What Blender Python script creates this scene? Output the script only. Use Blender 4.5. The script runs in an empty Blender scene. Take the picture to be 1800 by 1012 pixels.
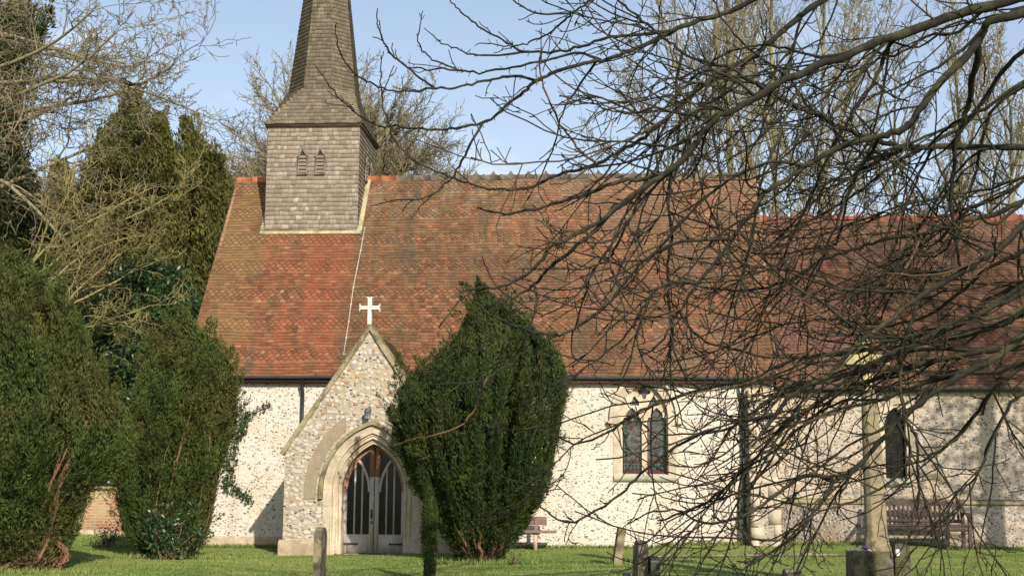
import bpy, math, random
import numpy as np
from mathutils import Vector, Matrix

# ---------------------------------------------------------------- camera, sky, sun, exposure
sc = bpy.context.scene
COL = sc.collection
F, TILT, YAW, ROLL = 2377.9, 0.1418, 0.0730, -0.0072
CAM = np.array([0.0, -28.124, 1.415])
cd = bpy.data.cameras.new('camera')
cd.sensor_width = 36.0
cd.lens = F / 1800.0 * 36.0
cd.clip_start, cd.clip_end = 0.1, 3000.0
cam = bpy.data.objects.new('camera', cd)
COL.objects.link(cam)
_r = np.array([math.cos(YAW), math.sin(YAW), 0.0])
_f = np.array([-math.sin(YAW), math.cos(YAW), 0.0])
_z = np.array([0.0, 0.0, 1.0])
FWD = _f * math.cos(TILT) + _z * math.sin(TILT)
UP = -_f * math.sin(TILT) + _z * math.cos(TILT)
_c, _s = math.cos(ROLL), math.sin(ROLL)
CR = _r * _c - UP * _s        # picture right after the roll
CU = _r * _s + UP * _c        # picture up after the roll
M = Matrix.Identity(4)
for i in range(3):
    M[i][0], M[i][1], M[i][2], M[i][3] = CR[i], CU[i], -FWD[i], CAM[i]
cam.matrix_world = M
sc.camera = cam

def ray(px, py):
    return FWD + CR * ((px - 900.0) / F) + CU * ((506.0 - py) / F)
def at(px, py, Y):
    """the world point at depth plane Y seen at photo pixel (px, py)"""
    d = ray(px, py)
    return CAM + d * ((Y - CAM[1]) / d[1])
def atd(px, py, dist):
    d = ray(px, py)
    return CAM + d * dist
def PX(p):
    v = np.asarray(p, float) - CAM
    d = v @ FWD
    return 900 + F * (v @ CR) / d, 506 - F * (v @ CU) / d

PY = -2.4                      # front face of the porch
WY = 0.15                      # face of the nave wall
_a, _b = at(490, 800, PY), at(436, 934, WY)
SUN = (_b - _a) / np.linalg.norm(_b - _a)      # the way the light travels, from the porch shadow
SUN_EL = math.asin(-SUN[2])
SUN_AZ = math.atan2(-SUN[0], -SUN[1])
print('sun elevation', math.degrees(SUN_EL), 'azimuth', math.degrees(SUN_AZ))
sl = bpy.data.lights.new('sun', 'SUN')
sl.energy, sl.angle, sl.color = 4.7, math.radians(0.55), (1.0, 0.92, 0.79)
so = bpy.data.objects.new('sun', sl)
COL.objects.link(so)
so.rotation_euler = Vector(SUN).to_track_quat('-Z', 'Y').to_euler()
so.location = (10, -30, 30)

world = bpy.data.worlds.new('World')
sc.world = world
world.use_nodes = True
wn = world.node_tree
wn.nodes.clear()
def wnode(t, **k):
    n = wn.nodes.new(t)
    for a, v in k.items(): setattr(n, a, v)
    return n
sky = wnode('ShaderNodeTexSky', sky_type='NISHITA', sun_disc=False)
sky.sun_elevation, sky.sun_rotation = SUN_EL, SUN_AZ
sky.air_density, sky.dust_density, sky.ozone_density, sky.altitude = 1.0, 1.1, 1.6, 60
tc = wnode('ShaderNodeTexCoord')
mp = wnode('ShaderNodeMapping'); mp.inputs['Scale'].default_value = (1.2, 1.2, 5.0)
cn = wnode('ShaderNodeTexNoise'); cn.inputs['Scale'].default_value = 2.6; cn.inputs['Detail'].default_value = 6; cn.inputs['Roughness'].default_value = .6
cr_ = wnode('ShaderNodeMapRange'); cr_.inputs['From Min'].default_value = .46; cr_.inputs['From Max'].default_value = .66; cr_.inputs['To Max'].default_value = .62
sx = wnode('ShaderNodeSeparateXYZ')
hz = wnode('ShaderNodeMapRange'); hz.inputs['From Min'].default_value = .02; hz.inputs['From Max'].default_value = .36; hz.inputs['To Min'].default_value = .58; hz.inputs['To Max'].default_value = .22
mx = wnode('ShaderNodeMath', operation='MAXIMUM')
mixc = wnode('ShaderNodeMixRGB'); mixc.inputs['Color2'].default_value = (6.2, 6.6, 7.2, 1)
bg = wnode('ShaderNodeBackground'); bg.inputs['Strength'].default_value = 0.12
wo = wnode('ShaderNodeOutputWorld')
L = wn.links.new
L(tc.outputs['Generated'], mp.inputs['Vector']); L(mp.outputs[0], cn.inputs['Vector']); L(cn.outputs['Fac'], cr_.inputs[0])
L(tc.outputs['Generated'], sx.inputs[0]); L(sx.outputs['Z'], hz.inputs[0])
L(cr_.outputs[0], mx.inputs[0]); L(hz.outputs[0], mx.inputs[1]); L(mx.outputs[0], mixc.inputs['Fac'])
L(sky.outputs[0], mixc.inputs['Color1']); L(mixc.outputs[0], bg.inputs['Color']); L(bg.outputs[0], wo.inputs['Surface'])

sc.view_settings.view_transform = 'Standard'
sc.view_settings.look = 'None'
sc.view_settings.exposure = 0.37
sc.view_settings.gamma = 1.0
sc.render.engine = 'CYCLES'
sc.cycles.max_bounces = 5
sc.cycles.diffuse_bounces = 3
sc.cycles.transparent_max_bounces = 4
sc.cycles.use_denoising = True

RNG = np.random.default_rng(7)
random.seed(7)

# ---------------------------------------------------------------- materials
class NT:
    def __init__(s, name, rough=.85, spec=.25):
        s.m = bpy.data.materials.new(name); s.m.use_nodes = True
        s.t = s.m.node_tree; s.b = s.t.nodes['Principled BSDF']
        s.b.inputs['Roughness'].default_value = rough
        s.b.inputs['Specular IOR Level'].default_value = spec
        s._obj = None
    def n(s, t, **k):
        x = s.t.nodes.new(t)
        for a, v in k.items(): setattr(x, a, v)
        return x
    def l(s, a, b): s.t.links.new(a, b)
    def val(s, sock, v):
        if isinstance(v, (int, float)): sock.default_value = v
        elif isinstance(v, tuple): sock.default_value = v if len(v) != 3 or sock.type == 'VECTOR' else v + (1,)
        else: s.l(v, sock)
    def obj(s):
        if s._obj is None: s._obj = s.n('ShaderNodeTexCoord').outputs['Object']
        return s._obj
    def map(s, scale=(1, 1, 1), loc=(0, 0, 0), rot=(0, 0, 0), vec=None):
        x = s.n('ShaderNodeMapping'); x.inputs['Scale'].default_value = scale; x.inputs['Location'].default_value = loc; x.inputs['Rotation'].default_value = rot
        s.l(vec or s.obj(), x.inputs[0]); return x.outputs[0]
    def noise(s, scale, detail=4, rough=.55, vec=None, dist=0):
        x = s.n('ShaderNodeTexNoise'); x.inputs['Scale'].default_value = scale; x.inputs['Detail'].default_value = detail
        x.inputs['Roughness'].default_value = rough; x.inputs['Distortion'].default_value = dist
        s.l(vec or s.obj(), x.inputs['Vector']); return x.outputs['Fac']
    def vor(s, scale, feature='F1', vec=None, rnd=1.0, out=None):
        x = s.n('ShaderNodeTexVoronoi', feature=feature); x.inputs['Scale'].default_value = scale; x.inputs['Randomness'].default_value = rnd
        s.l(vec or s.obj(), x.inputs['Vector'])
        return x.outputs[out or 'Distance']
    def ramp(s, fac, stops, interp='LINEAR'):
        x = s.n('ShaderNodeValToRGB'); e = x.color_ramp.elements; x.color_ramp.interpolation = interp
        while len(e) < len(stops): e.new(.5)
        for i, (p, c) in enumerate(stops):
            e[i].position = p; e[i].color = c + (1,) if len(c) == 3 else c
        s.l(fac, x.inputs[0]); return x.outputs[0]
    def rng(s, fac, a, b, c=0.0, d=1.0):
        x = s.n('ShaderNodeMapRange'); x.inputs[1].default_value = a; x.inputs[2].default_value = b; x.inputs[3].default_value = c; x.inputs[4].default_value = d
        s.l(fac, x.inputs[0]); return x.outputs[0]
    def mix(s, fac, a, b, mode='MIX'):
        x = s.n('ShaderNodeMixRGB', blend_type=mode)
        s.val(x.inputs[0], fac); s.val(x.inputs[1], a); s.val(x.inputs[2], b); return x.outputs[0]
    def math(s, op, a, b=None):
        x = s.n('ShaderNodeMath', operation=op); s.val(x.inputs[0], a)
        if b is not None: s.val(x.inputs[1], b)
        return x.outputs[0]
    def attr(s, name='rnd', fac=True):
        x = s.n('ShaderNodeAttribute', attribute_name=name); return x.outputs['Fac']
    def xyz(s, vec=None):
        x = s.n('ShaderNodeSeparateXYZ'); s.l(vec or s.obj(), x.inputs[0]); return x.outputs
    def bump(s, h, strength=.5, dist=.02):
        x = s.n('ShaderNodeBump'); x.inputs['Strength'].default_value = strength; x.inputs['Distance'].default_value = dist
        s.l(h, x.inputs['Height']); s.l(x.outputs[0], s.b.inputs['Normal'])
    def col(s, c): s.val(s.b.inputs['Base Color'], c); return s.m

def simple(name, c1, c2, scale=6, rough=.8, spec=.25, bump=.2, stretch=(1, 1, 1)):
    t = NT(name, rough, spec)
    v = t.map(stretch)
    f = t.noise(scale, 6, .6, v)
    t.bump(t.noise(scale * 4, 4, .6, v), bump, .01)
    return t.col(t.ramp(f, [(.3, c1), (.7, c2)]))

def mat_roof(name, dark=0.0):
    t = NT(name, .88, .18)
    r = t.attr('rnd')
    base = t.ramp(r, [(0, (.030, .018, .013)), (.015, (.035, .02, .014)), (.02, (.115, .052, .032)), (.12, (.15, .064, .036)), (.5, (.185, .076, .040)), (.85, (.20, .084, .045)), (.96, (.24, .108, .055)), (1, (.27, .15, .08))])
    o = t.xyz()
    # grimy brown areas
    big = t.noise(.55, 5, .6)
    c = t.mix(t.rng(big, .45, .57, 0, .75), base, (.105, .060, .034))
    # pale weathering high on the slope
    up = t.rng(o['Z'], 6.2, 8.6, 0, 1)
    pale = t.math('MULTIPLY', up, t.rng(t.noise(1.6, 6, .65, t.map((1.6, 1, .4))), .40, .58, 0, 1))
    c = t.mix(t.math('MULTIPLY', pale, .6), c, (.29, .205, .13))
    # orange streaks
    st = t.noise(1.0, 5, .6, t.map((3.2, .5, .5), (3, 0, 0)))
    c = t.mix(t.rng(st, .56, .68, 0, .6), c, (.28, .105, .048))
    # dark streaks of algae
    st2 = t.noise(1.0, 6, .65, t.map((2.2, .4, .4), (11, 0, 4)))
    c = t.mix(t.rng(st2, .52, .62, 0, .75), c, (.085, .066, .042))
    # lichen flecks
    fl = t.noise(17, 3, .7)
    c = t.mix(t.rng(fl, .67, .74, 0, .5), c, (.42, .35, .25))
    mo = t.noise(5, 5, .7)
    c = t.mix(t.rng(mo, .48, .62, 0, .6), c, (.15, .11, .045))
    west = t.math('MULTIPLY', t.rng(o['X'], -4.7, -5.1, 0, 1), t.rng(t.noise(1.3, 5, .65), .38, .56))
    c = t.mix(t.math('MULTIPLY', west, .75), c, (.20, .12, .05))
    red = t.math('MULTIPLY', t.math('MULTIPLY', t.rng(o['X'], -5.1, -4.7, 0, 1), t.rng(o['X'], -3.1, -2.6, 1, 0)), t.rng(t.noise(1.1, 5, .65, t.map((2.4, .6, .6), (1, 7, 2))), .40, .56))
    c = t.mix(t.math('MULTIPLY', red, .6), c, (.25, .078, .040))
    gry = t.math('MULTIPLY', t.rng(o['X'], -1.5, 4.5, 0, 1), t.rng(t.noise(.8, 6, .65, t.map((1.2, .6, .6), (9, 1, 2))), .45, .58))
    c = t.mix(t.math('MULTIPLY', gry, .5), c, (.17, .105, .07))
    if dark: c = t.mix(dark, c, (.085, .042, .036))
    k = t.rng(r, .02, 1, .88, 1.14); kc = t.n('ShaderNodeCombineXYZ'); [t.l(k, kc.inputs[i]) for i in range(3)]
    c = t.mix(1.0, c, kc.outputs[0], 'MULTIPLY')
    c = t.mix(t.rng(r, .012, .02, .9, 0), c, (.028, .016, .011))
    t.bump(t.noise(40, 4, .6), .35, .008)
    return t.col(c)

def mat_flint(name, mortar, stones, spec_n=.34, scale=11.0, cover=.5, warm=(.60, .47, .30), fill=(.30, .52)):
    """rubble wall: mortar with scattered flints, each voronoi cell one stone"""
    t = NT(name, .9, .15)
    dv = t.noise(5, 3, .6)
    cmb = t.n('ShaderNodeVectorMath', operation='MULTIPLY_ADD')
    nz = t.n('ShaderNodeTexNoise'); nz.inputs['Scale'].default_value = 9; nz.inputs['Detail'].default_value = 3
    t.l(t.obj(), nz.inputs['Vector'])
    t.l(nz.outputs['Color'], cmb.inputs[0]); cmb.inputs[1].default_value = (.07, .07, .07); t.l(t.obj(), cmb.inputs[2])
    v = t.map((1, 1, 1.35), vec=cmb.outputs[0])
    vx = t.n('ShaderNodeTexVoronoi', feature='F1'); vx.inputs['Scale'].default_value = scale; t.l(v, vx.inputs['Vector'])
    sep = t.n('ShaderNodeSeparateColor'); t.l(vx.outputs['Color'], sep.inputs[0])
    big = t.noise(1.1, 5, .6)
    m = t.mix(t.rng(big, .48, .62), mortar, warm)
    m = t.mix(t.rng(t.noise(.7, 6, .7, t.map((1.6, 1, .5), (4, 4, 1))), .53, .64, 0, .55), m, tuple(x * .62 for x in warm))
    m = t.mix(t.rng(t.noise(28, 4, .7), .45, .75, 0, .4), m, (mortar[0] * .55, mortar[1] * .52, mortar[2] * .47))
    st = t.ramp(sep.outputs[1], stones, 'CONSTANT')
    # how far a stone shows out of the mortar
    shape = t.rng(vx.outputs['Distance'], fill[0], fill[1], 1, 0)
    pick = t.rng(t.math('ADD', sep.outputs[0], t.rng(t.noise(.9, 4, .6), .3, .7, -.22, .22)), 1 - cover - .03, 1 - cover + .03)
    fac = t.math('MULTIPLY', shape, pick)
    c = t.mix(fac, m, st)
    # small dark chips between
    v2 = t.n('ShaderNodeTexVoronoi', feature='F1'); v2.inputs['Scale'].default_value = scale * 1.75
    t.l(t.map((.72, .8, 1.3), (3, 1, 2), vec=cmb.outputs[0]), v2.inputs['Vector'])
    s2 = t.n('ShaderNodeSeparateColor'); t.l(v2.outputs['Color'], s2.inputs[0])
    chip = t.math('MULTIPLY', t.rng(v2.outputs['Distance'], .25, .42, 1, 0), t.rng(t.math('ADD', s2.outputs[0], t.rng(t.noise(1.7, 4, .6), .3, .7, -.12, .12)), 1 - spec_n * .6, 1 - spec_n * .6 + .02))
    c = t.mix(chip, c, t.ramp(s2.outputs[2], [(0, (.06, .05, .045)), (.5, (.11, .08, .06)), (1, (.20, .17, .145))]))
    h = t.math('ADD', t.math('MULTIPLY', fac, .6), t.math('ADD', t.math('MULTIPLY', chip, -.5), t.math('MULTIPLY', t.noise(30, 4, .6), .6)))
    t.bump(h, .7, .03)
    return t.col(c)

def mat_shingle(name, tint=(1, 1, 1)):
    t = NT(name, .85, .2)
    r = t.attr('rnd')
    k = lambda c: tuple(c[i] * tint[i] for i in range(3))
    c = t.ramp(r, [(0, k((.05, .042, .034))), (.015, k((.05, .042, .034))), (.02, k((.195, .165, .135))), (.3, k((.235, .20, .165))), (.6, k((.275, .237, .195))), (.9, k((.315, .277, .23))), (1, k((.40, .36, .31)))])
    g = t.noise(1.0, 5, .7, t.map((30, 30, 3)))
    c = t.mix(t.rng(g, .42, .62, 0, .5), c, k((.13, .11, .09)))
    big = t.noise(.8, 4, .6)
    c = t.mix(t.rng(big, .50, .64, 0, .35), c, k((.19, .165, .125)))
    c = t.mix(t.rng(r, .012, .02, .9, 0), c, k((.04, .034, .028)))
    t.bump(g, .3, .006)
    return t.col(c)

def mat_bark(name, a, b, lichen=(.30, .30, .10), lam=.5, top=.0):
    t = NT(name, .85, .2)
    r = t.attr('rnd')
    f = t.noise(22, 4, .6)
    c = t.mix(t.rng(f, .3, .7), a, b)
    c = t.mix(t.rng(r, .68, .98, 0, .75), c, (.15, .08, .045))
    ln = t.noise(3.2, 5, .65)
    c = t.mix(t.rng(ln, .50, .60, 0, lam), c, lichen)
    if top:
        gm = t.n('ShaderNodeNewGeometry'); nz = t.xyz(gm.outputs['Normal'])
        c = t.mix(t.math('MULTIPLY', t.rng(nz['Z'], .1, .8, 0, top), t.rng(t.noise(6, 4, .6), .4, .6)), c, lichen)
    t.bump(t.noise(60, 3, .6), .4, .008)
    return t.col(c)

def mat_leaf(name, stops, rough=.55, trans=.25, spec=.15):
    t = NT(name, rough, spec)
    r = t.attr('rnd')
    c = t.ramp(r, stops)
    big = t.noise(.9, 3, .5)
    c = t.mix(t.rng(big, .44, .58, 0, .35), c, tuple(x * .6 for x in stops[-1][1]), 'MIX')
    t.col(c)
    if trans:
        tr = t.n('ShaderNodeBsdfTranslucent'); t.l(c, tr.inputs[0])
        mxs = t.n('ShaderNodeMixShader'); mxs.inputs[0].default_value = trans
        t.l(t.b.outputs[0], mxs.inputs[1]); t.l(tr.outputs[0], mxs.inputs[2])
        t.l(mxs.outputs[0], t.t.nodes['Material Output'].inputs['Surface'])
    return t.m

def mat_glass_dark(name):
    t = NT(name, .12, .22)
    f = t.noise(2.5, 3, .5)
    return t.col(t.ramp(f, [(.3, (.004, .005, .005)), (.7, (.016, .016, .015))]))

def mat_stained(name, cx, w):
    """leaded stained glass: green chequer border, pale figured field, dark red band at the foot"""
    t = NT(name, .3, .45)
    o = t.xyz()
    gx = t.math('ABSOLUTE', t.math('SUBTRACT', o['X'], cx))
    field = t.mix(t.rng(t.noise(14, 4, .7), .42, .6), (.05, .05, .046), (.115, .11, .10))
    vv = t.n('ShaderNodeTexVoronoi', feature='F1'); vv.inputs['Scale'].default_value = 17; t.l(t.obj(), vv.inputs['Vector'])
    sp = t.n('ShaderNodeSeparateColor'); t.l(vv.outputs['Color'], sp.inputs[0])
    fig = t.ramp(sp.outputs[0], [(0, (.075, .025, .028)), (.2, (.03, .04, .05)), (.4, (.10, .095, .08)), (.75, (.05, .052, .042)), (.9, (.13, .12, .105))], 'CONSTANT')
    field = t.mix(t.rng(t.noise(4, 2, .5), .42, .55), field, fig)
    vb = t.n('ShaderNodeTexBrick'); vb.offset = 0; vb.inputs['Scale'].default_value = 14
    for a, v in (('Mortar Size', .09), ('Bias', 0), ('Brick Width', 1.0), ('Row Height', 1.0)): vb.inputs[a].default_value = v
    vb.inputs['Color1'].default_value = (.006, .020, .014, 1); vb.inputs['Color2'].default_value = (.014, .048, .033, 1); vb.inputs['Mortar'].default_value = (.10, .105, .09, 1)
    t.l(t.map((1, 1, 1), rot=(math.radians(-90), 0, 0)), vb.inputs['Vector'])
    edge = t.rng(gx, w * .5 - .105, w * .5 - .1)
    c = t.mix(edge, field, vb.outputs['Color'])
    foot = t.rng(o['Z'], WIN_Z + .27, WIN_Z + .275, 1, 0)
    c = t.mix(foot, c, vb.outputs['Color'])
    for z0, z1 in ((.0, .09), (.24, .30)):
        c = t.mix(t.math('MULTIPLY', t.rng(o['Z'], WIN_Z + z0, WIN_Z + z0 + .01), t.rng(o['Z'], WIN_Z + z1, WIN_Z + z1 + .01, 1, 0)), c, (.075, .02, .024))
    lead = t.rng(t.vor(17, 'DISTANCE_TO_EDGE'), .015, .04, 1, 0)
    c = t.mix(t.math('MULTIPLY', lead, .75), c, (.012, .012, .013))
    t.bump(t.noise(20, 2, .5), .3, .01)
    return t.col(c)

def mat_grass(name, blades=False):
    t = NT(name, .7, .15)
    big = t.noise(.5, 5, .6)
    fine = t.noise(16, 5, .7)
    if blades:
        c = t.ramp(t.attr('rnd'), [(0, (.095, .145, .032)), (.5, (.15, .21, .048)), (.85, (.195, .245, .066)), (1, (.27, .245, .105))])
    else:
        c = t.ramp(fine, [(.35, (.07, .11, .022)), (.65, (.12, .175, .038))])
    c = t.mix(t.rng(big, .44, .58, 0, .6), c, (.22, .235, .075))
    c = t.mix(t.rng(t.noise(1.9, 5, .65), .50, .62, 0, .45), c, (.085, .14, .03))
    t.bump(fine, .5, .03)
    return t.col(c)

def mat_brick(name):
    t = NT(name, .9, .15)
    b = t.n('ShaderNodeTexBrick'); b.inputs['Scale'].default_value = 1
    for a, v in (('Mortar Size', .012), ('Brick Width', .225), ('Row Height', .075), ('Bias', -.1)): b.inputs[a].default_value = v
    b.inputs['Color1'].default_value = (.30, .12, .065, 1); b.inputs['Color2'].default_value = (.40, .20, .11, 1); b.inputs['Mortar'].default_value = (.34, .28, .20, 1)
    t.l(t.map((1, 1, 1), rot=(math.radians(-90), 0, 0)), b.inputs['Vector'])
    c = t.mix(t.rng(t.noise(2.2, 5, .65), .42, .62, 0, .85), b.outputs['Color'], (.34, .29, .16))
    t.bump(b.outputs['Fac'], -.4, .01)
    return t.col(c)

def mat_stone(name, a, b, stain=(.12, .10, .07), lichen=None, sa=.6, scale=3.0, joint=None):
    t = NT(name, .88, .18)
    c = t.mix(t.rng(t.noise(scale, 6, .65), .42, .58), a, b)
    c = t.mix(t.rng(t.noise(scale * .45, 5, .65, t.map((1, 1, .5), (5, 2, 1))), .50, .62, 0, sa), c, stain)
    c = t.mix(t.rng(t.noise(34, 4, .7), .50, .64, 0, .5), c, tuple(x * .5 for x in a))
    if lichen:
        c = t.mix(t.rng(t.noise(7, 6, .7, t.map(loc=(2, 5, 8))), .5, .57, 0, .8), c, lichen)
    if joint:
        o = t.xyz()
        z = t.math('FRACT', t.math('DIVIDE', o['Z'], joint))
        j = t.math('ADD', t.rng(z, .0, .035, 1, 0), t.rng(z, .965, 1.0, 0, 1))
        c = t.mix(t.math('MULTIPLY', j, .6), c, (.22, .18, .13))
    t.bump(t.noise(26, 5, .65), .4, .012)
    return t.col(c)

# ---------------------------------------------------------------- mesh helpers
class MB:
    """collects faces, builds ONE mesh object"""
    def __init__(s): s.v = []; s.q = []; s.t = []; s.poly = []; s.rq = []; s.rt = []; s.rp = []; s.n = 0
    def arr(s, V, Q=None, T=None, rq=None, rt=None):
        V = np.asarray(V, float).reshape(-1, 3)
        if Q is not None and len(Q):
            Q = np.asarray(Q, np.int64).reshape(-1, 4); s.q.append(Q + s.n); s.rq.append(np.full(len(Q), .5) if rq is None else np.broadcast_to(rq, (len(Q),)))
        if T is not None and len(T):
            T = np.asarray(T, np.int64).reshape(-1, 3); s.t.append(T + s.n); s.rt.append(np.full(len(T), .5) if rt is None else np.broadcast_to(rt, (len(T),)))
        s.v.append(V); s.n += len(V)
        return s
    def face(s, pts, rnd=.5):
        pts = np.asarray(pts, float)
        s.poly.append(list(range(s.n, s.n + len(pts)))); s.rp.append(rnd); s.v.append(pts); s.n += len(pts)
        return s
    def box(s, c, size, rot=None, rnd=.5, taper=1.0):
        x, y, z = np.asarray(size) / 2
        V = np.array([[-x, -y, -z], [x, -y, -z], [x, y, -z], [-x, y, -z], [-x * taper, -y * taper, z], [x * taper, -y * taper, z], [x * taper, y * taper, z], [-x * taper, y * taper, z]])
        if rot is not None: V = V @ np.asarray(rot).T
        return s.arr(V + np.asarray(c), [[0, 3, 2, 1], [4, 5, 6, 7], [0, 1, 5, 4], [1, 2, 6, 5], [2, 3, 7, 6], [3, 0, 4, 7]], rq=rnd)
    def span(s, a, b, rnd=.5):
        a, b = np.minimum(a, b), np.maximum(a, b)
        return s.box((a + b) / 2, b - a, rnd=rnd)
    def prism(s, poly, y0, y1, axis=1, rnd=.5):
        """poly: points in the XZ plane, extruded along Y"""
        P = np.asarray(poly, float); n = len(P)
        ar = sum(P[i][0] * P[(i + 1) % n][1] - P[(i + 1) % n][0] * P[i][1] for i in range(n))
        if ar < 0: P = P[::-1]
        if axis == 1:
            A = np.stack([P[:, 0], np.full(n, min(y0, y1)), P[:, 1]], 1); B = np.stack([P[:, 0], np.full(n, max(y0, y1)), P[:, 1]], 1)
        else:   # poly in YZ, extruded along X
            A = np.stack([np.full(n, max(y0, y1)), P[:, 0], P[:, 1]], 1); B = np.stack([np.full(n, min(y0, y1)), P[:, 0], P[:, 1]], 1)
        s.face(A, rnd); s.face(B[::-1], rnd)
        V = np.concatenate([A, B]); Q = [[i, i + n, (i + 1) % n + n, (i + 1) % n] for i in range(n)]
        return s.arr(V, Q, rq=rnd)
    def tube(s, pts, rad, k=6, rnd=.5, cap=True):
        P = np.asarray(pts, float)[None]; R = np.broadcast_to(np.asarray(rad, float), (P.shape[1],))[None]
        tubes(s, P, R, k, np.array([rnd]))
        if cap:
            s.poly.append(list(range(s.n - k, s.n))); s.rp.append(rnd)
            n0 = s.n - k * P.shape[1]; s.poly.append(list(range(n0, n0 + k))[::-1]); s.rp.append(rnd)
        return s
    def build(s, name, mat, parent=None, smooth=False, bevel=0):
        V = np.concatenate(s.v); off = np.zeros(3)
        if parent is not None:
            p = parent
            while p is not None: off = off + np.array(p.location); p = p.parent
        V = V - off
        me = bpy.data.meshes.new(name)
        idx, st, rn, o = [], [], [], 0
        for arrs, rr, k in ((s.q, s.rq, 4), (s.t, s.rt, 3)):
            if arrs:
                A = np.concatenate(arrs); idx.append(A.ravel()); st.append(o + np.arange(len(A)) * k); o += A.size; rn.append(np.concatenate(rr))
        if s.poly:
            idx.append(np.concatenate([np.array(p) for p in s.poly])); ln = np.array([len(p) for p in s.poly])
            st.append(o + np.concatenate([[0], np.cumsum(ln)[:-1]])); o += ln.sum(); rn.append(np.array(s.rp))
        idx = np.concatenate(idx); st = np.concatenate(st); rn = np.concatenate(rn)
        me.vertices.add(len(V)); me.vertices.foreach_set('co', V.astype(np.float32).ravel())
        me.loops.add(len(idx)); me.loops.foreach_set('vertex_index', idx.astype(np.int32))
        me.polygons.add(len(st)); me.polygons.foreach_set('loop_start', st.astype(np.int32))
        if smooth: me.polygons.foreach_set('use_smooth', np.ones(len(st), bool))
        me.update(calc_edges=True)
        at_ = me.attributes.new('rnd', 'FLOAT', 'FACE'); at_.data.foreach_set('value', rn.astype(np.float32))
        me.materials.append(mat)
        ob = bpy.data.objects.new(name, me); COL.objects.link(ob)
        if parent is not None: ob.parent = parent
        if bevel:
            md = ob.modifiers.new('bevel', 'BEVEL'); md.width = bevel; md.segments = 2; md.limit_method = 'ANGLE'
        return ob

def tubes(mb, P, R, k, rnd):
    """P (m,n,3) polylines, R (m,n) radii -> k sided tubes"""
    m, n, _ = P.shape
    T = np.empty_like(P); T[:, 1:-1] = P[:, 2:] - P[:, :-2]; T[:, 0] = P[:, 1] - P[:, 0]; T[:, -1] = P[:, -1] - P[:, -2]
    T /= np.linalg.norm(T, axis=2, keepdims=True) + 1e-12
    mean = P[:, -1] - P[:, 0]
    ref = np.where((np.abs(mean[:, 2]) > .8 * np.linalg.norm(mean, axis=1))[:, None], np.array([1., .3, 0]), np.array([0, 0, 1.]))[:, None]
    A = np.cross(T, ref); A /= np.linalg.norm(A, axis=2, keepdims=True) + 1e-9
    B = np.cross(T, A)
    ang = np.arange(k) * 2 * math.pi / k
    V = P[:, :, None] + R[:, :, None, None] * (A[:, :, None] * np.cos(ang)[:, None] + B[:, :, None] * np.sin(ang)[:, None])
    i = np.arange(m)[:, None, None] * n * k; j = np.arange(n - 1)[None, :, None] * k; a = np.arange(k)[None, None]
    b = (np.arange(k) + 1) % k
    Q = np.stack([i + j + a, i + j + k + a, i + j + k + b, i + j + b], -1)
    mb.arr(V, Q.reshape(-1, 4), rq=np.repeat(rnd, (n - 1) * k))

def leaves(mb, C, D, length, width, rng, rnd=None):
    """diamond leaves at C pointing along D"""
    n = len(C); D = D / (np.linalg.norm(D, axis=1, keepdims=True) + 1e-9)
    r = rng.normal(size=(n, 3)); S = np.cross(D, r); S /= np.linalg.norm(S, axis=1, keepdims=True) + 1e-9
    l = (length * rng.uniform(.7, 1.3, n))[:, None]; w = (width * rng.uniform(.7, 1.3, n))[:, None]
    V = np.stack([C, C + D * l * .5 + S * w * .5, C + D * l, C + D * l * .5 - S * w * .5], 1)
    mb.arr(V, np.arange(4 * n).reshape(n, 4), rq=rng.random(n) if rnd is None else rnd)

def plate(name, outer, holes, y, thick, mat, parent=None, bevel=0.0):
    """flat shape with holes in the XZ plane, front face at Y=y, thickness going back (+Y); world coordinates"""
    cu = bpy.data.curves.new('outline', 'CURVE'); cu.dimensions = '2D'; cu.fill_mode = 'BOTH'
    cu.extrude = max(thick / 2 - bevel, 1e-4); cu.bevel_depth = bevel; cu.bevel_resolution = 1
    if bevel: cu.offset = -bevel
    for lp in [outer] + list(holes):
        sp = cu.splines.new('POLY'); sp.points.add(len(lp) - 1); sp.use_cyclic_u = True
        for q, (x, z) in zip(sp.points, lp): q.co = (x, z, 0, 1)
    co = bpy.data.objects.new('outline', cu)
    me = bpy.data.meshes.new_from_object(co)
    bpy.data.objects.remove(co); bpy.data.curves.remove(cu)
    n = len(me.vertices); V = np.empty(n * 3, np.float32); me.vertices.foreach_get('co', V); V = V.reshape(n, 3)
    W = np.stack([V[:, 0], y + thick / 2 - V[:, 2], V[:, 1]], 1)
    off = np.zeros(3); p = parent
    while p is not None: off = off + np.array(p.location); p = p.parent
    me.vertices.foreach_set('co', (W - off).astype(np.float32).ravel()); me.update()
    me.name = name; me.materials.clear(); me.materials.append(mat)
    me.polygons.foreach_set('use_smooth', np.zeros(len(me.polygons), bool))
    ob = bpy.data.objects.new(name, me); COL.objects.link(ob); ob.parent = parent
    return ob

def empty(name, loc):
    o = bpy.data.objects.new(name, None); o.location = tuple(float(x) for x in loc); o.empty_display_size = .2
    COL.objects.link(o); return o
def tag(o, label=None, cat=None, group=None, kind=None):
    if label: o['label'] = label
    if cat: o['category'] = cat
    if group: o['group'] = group
    if kind: o['kind'] = kind
    return o

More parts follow.
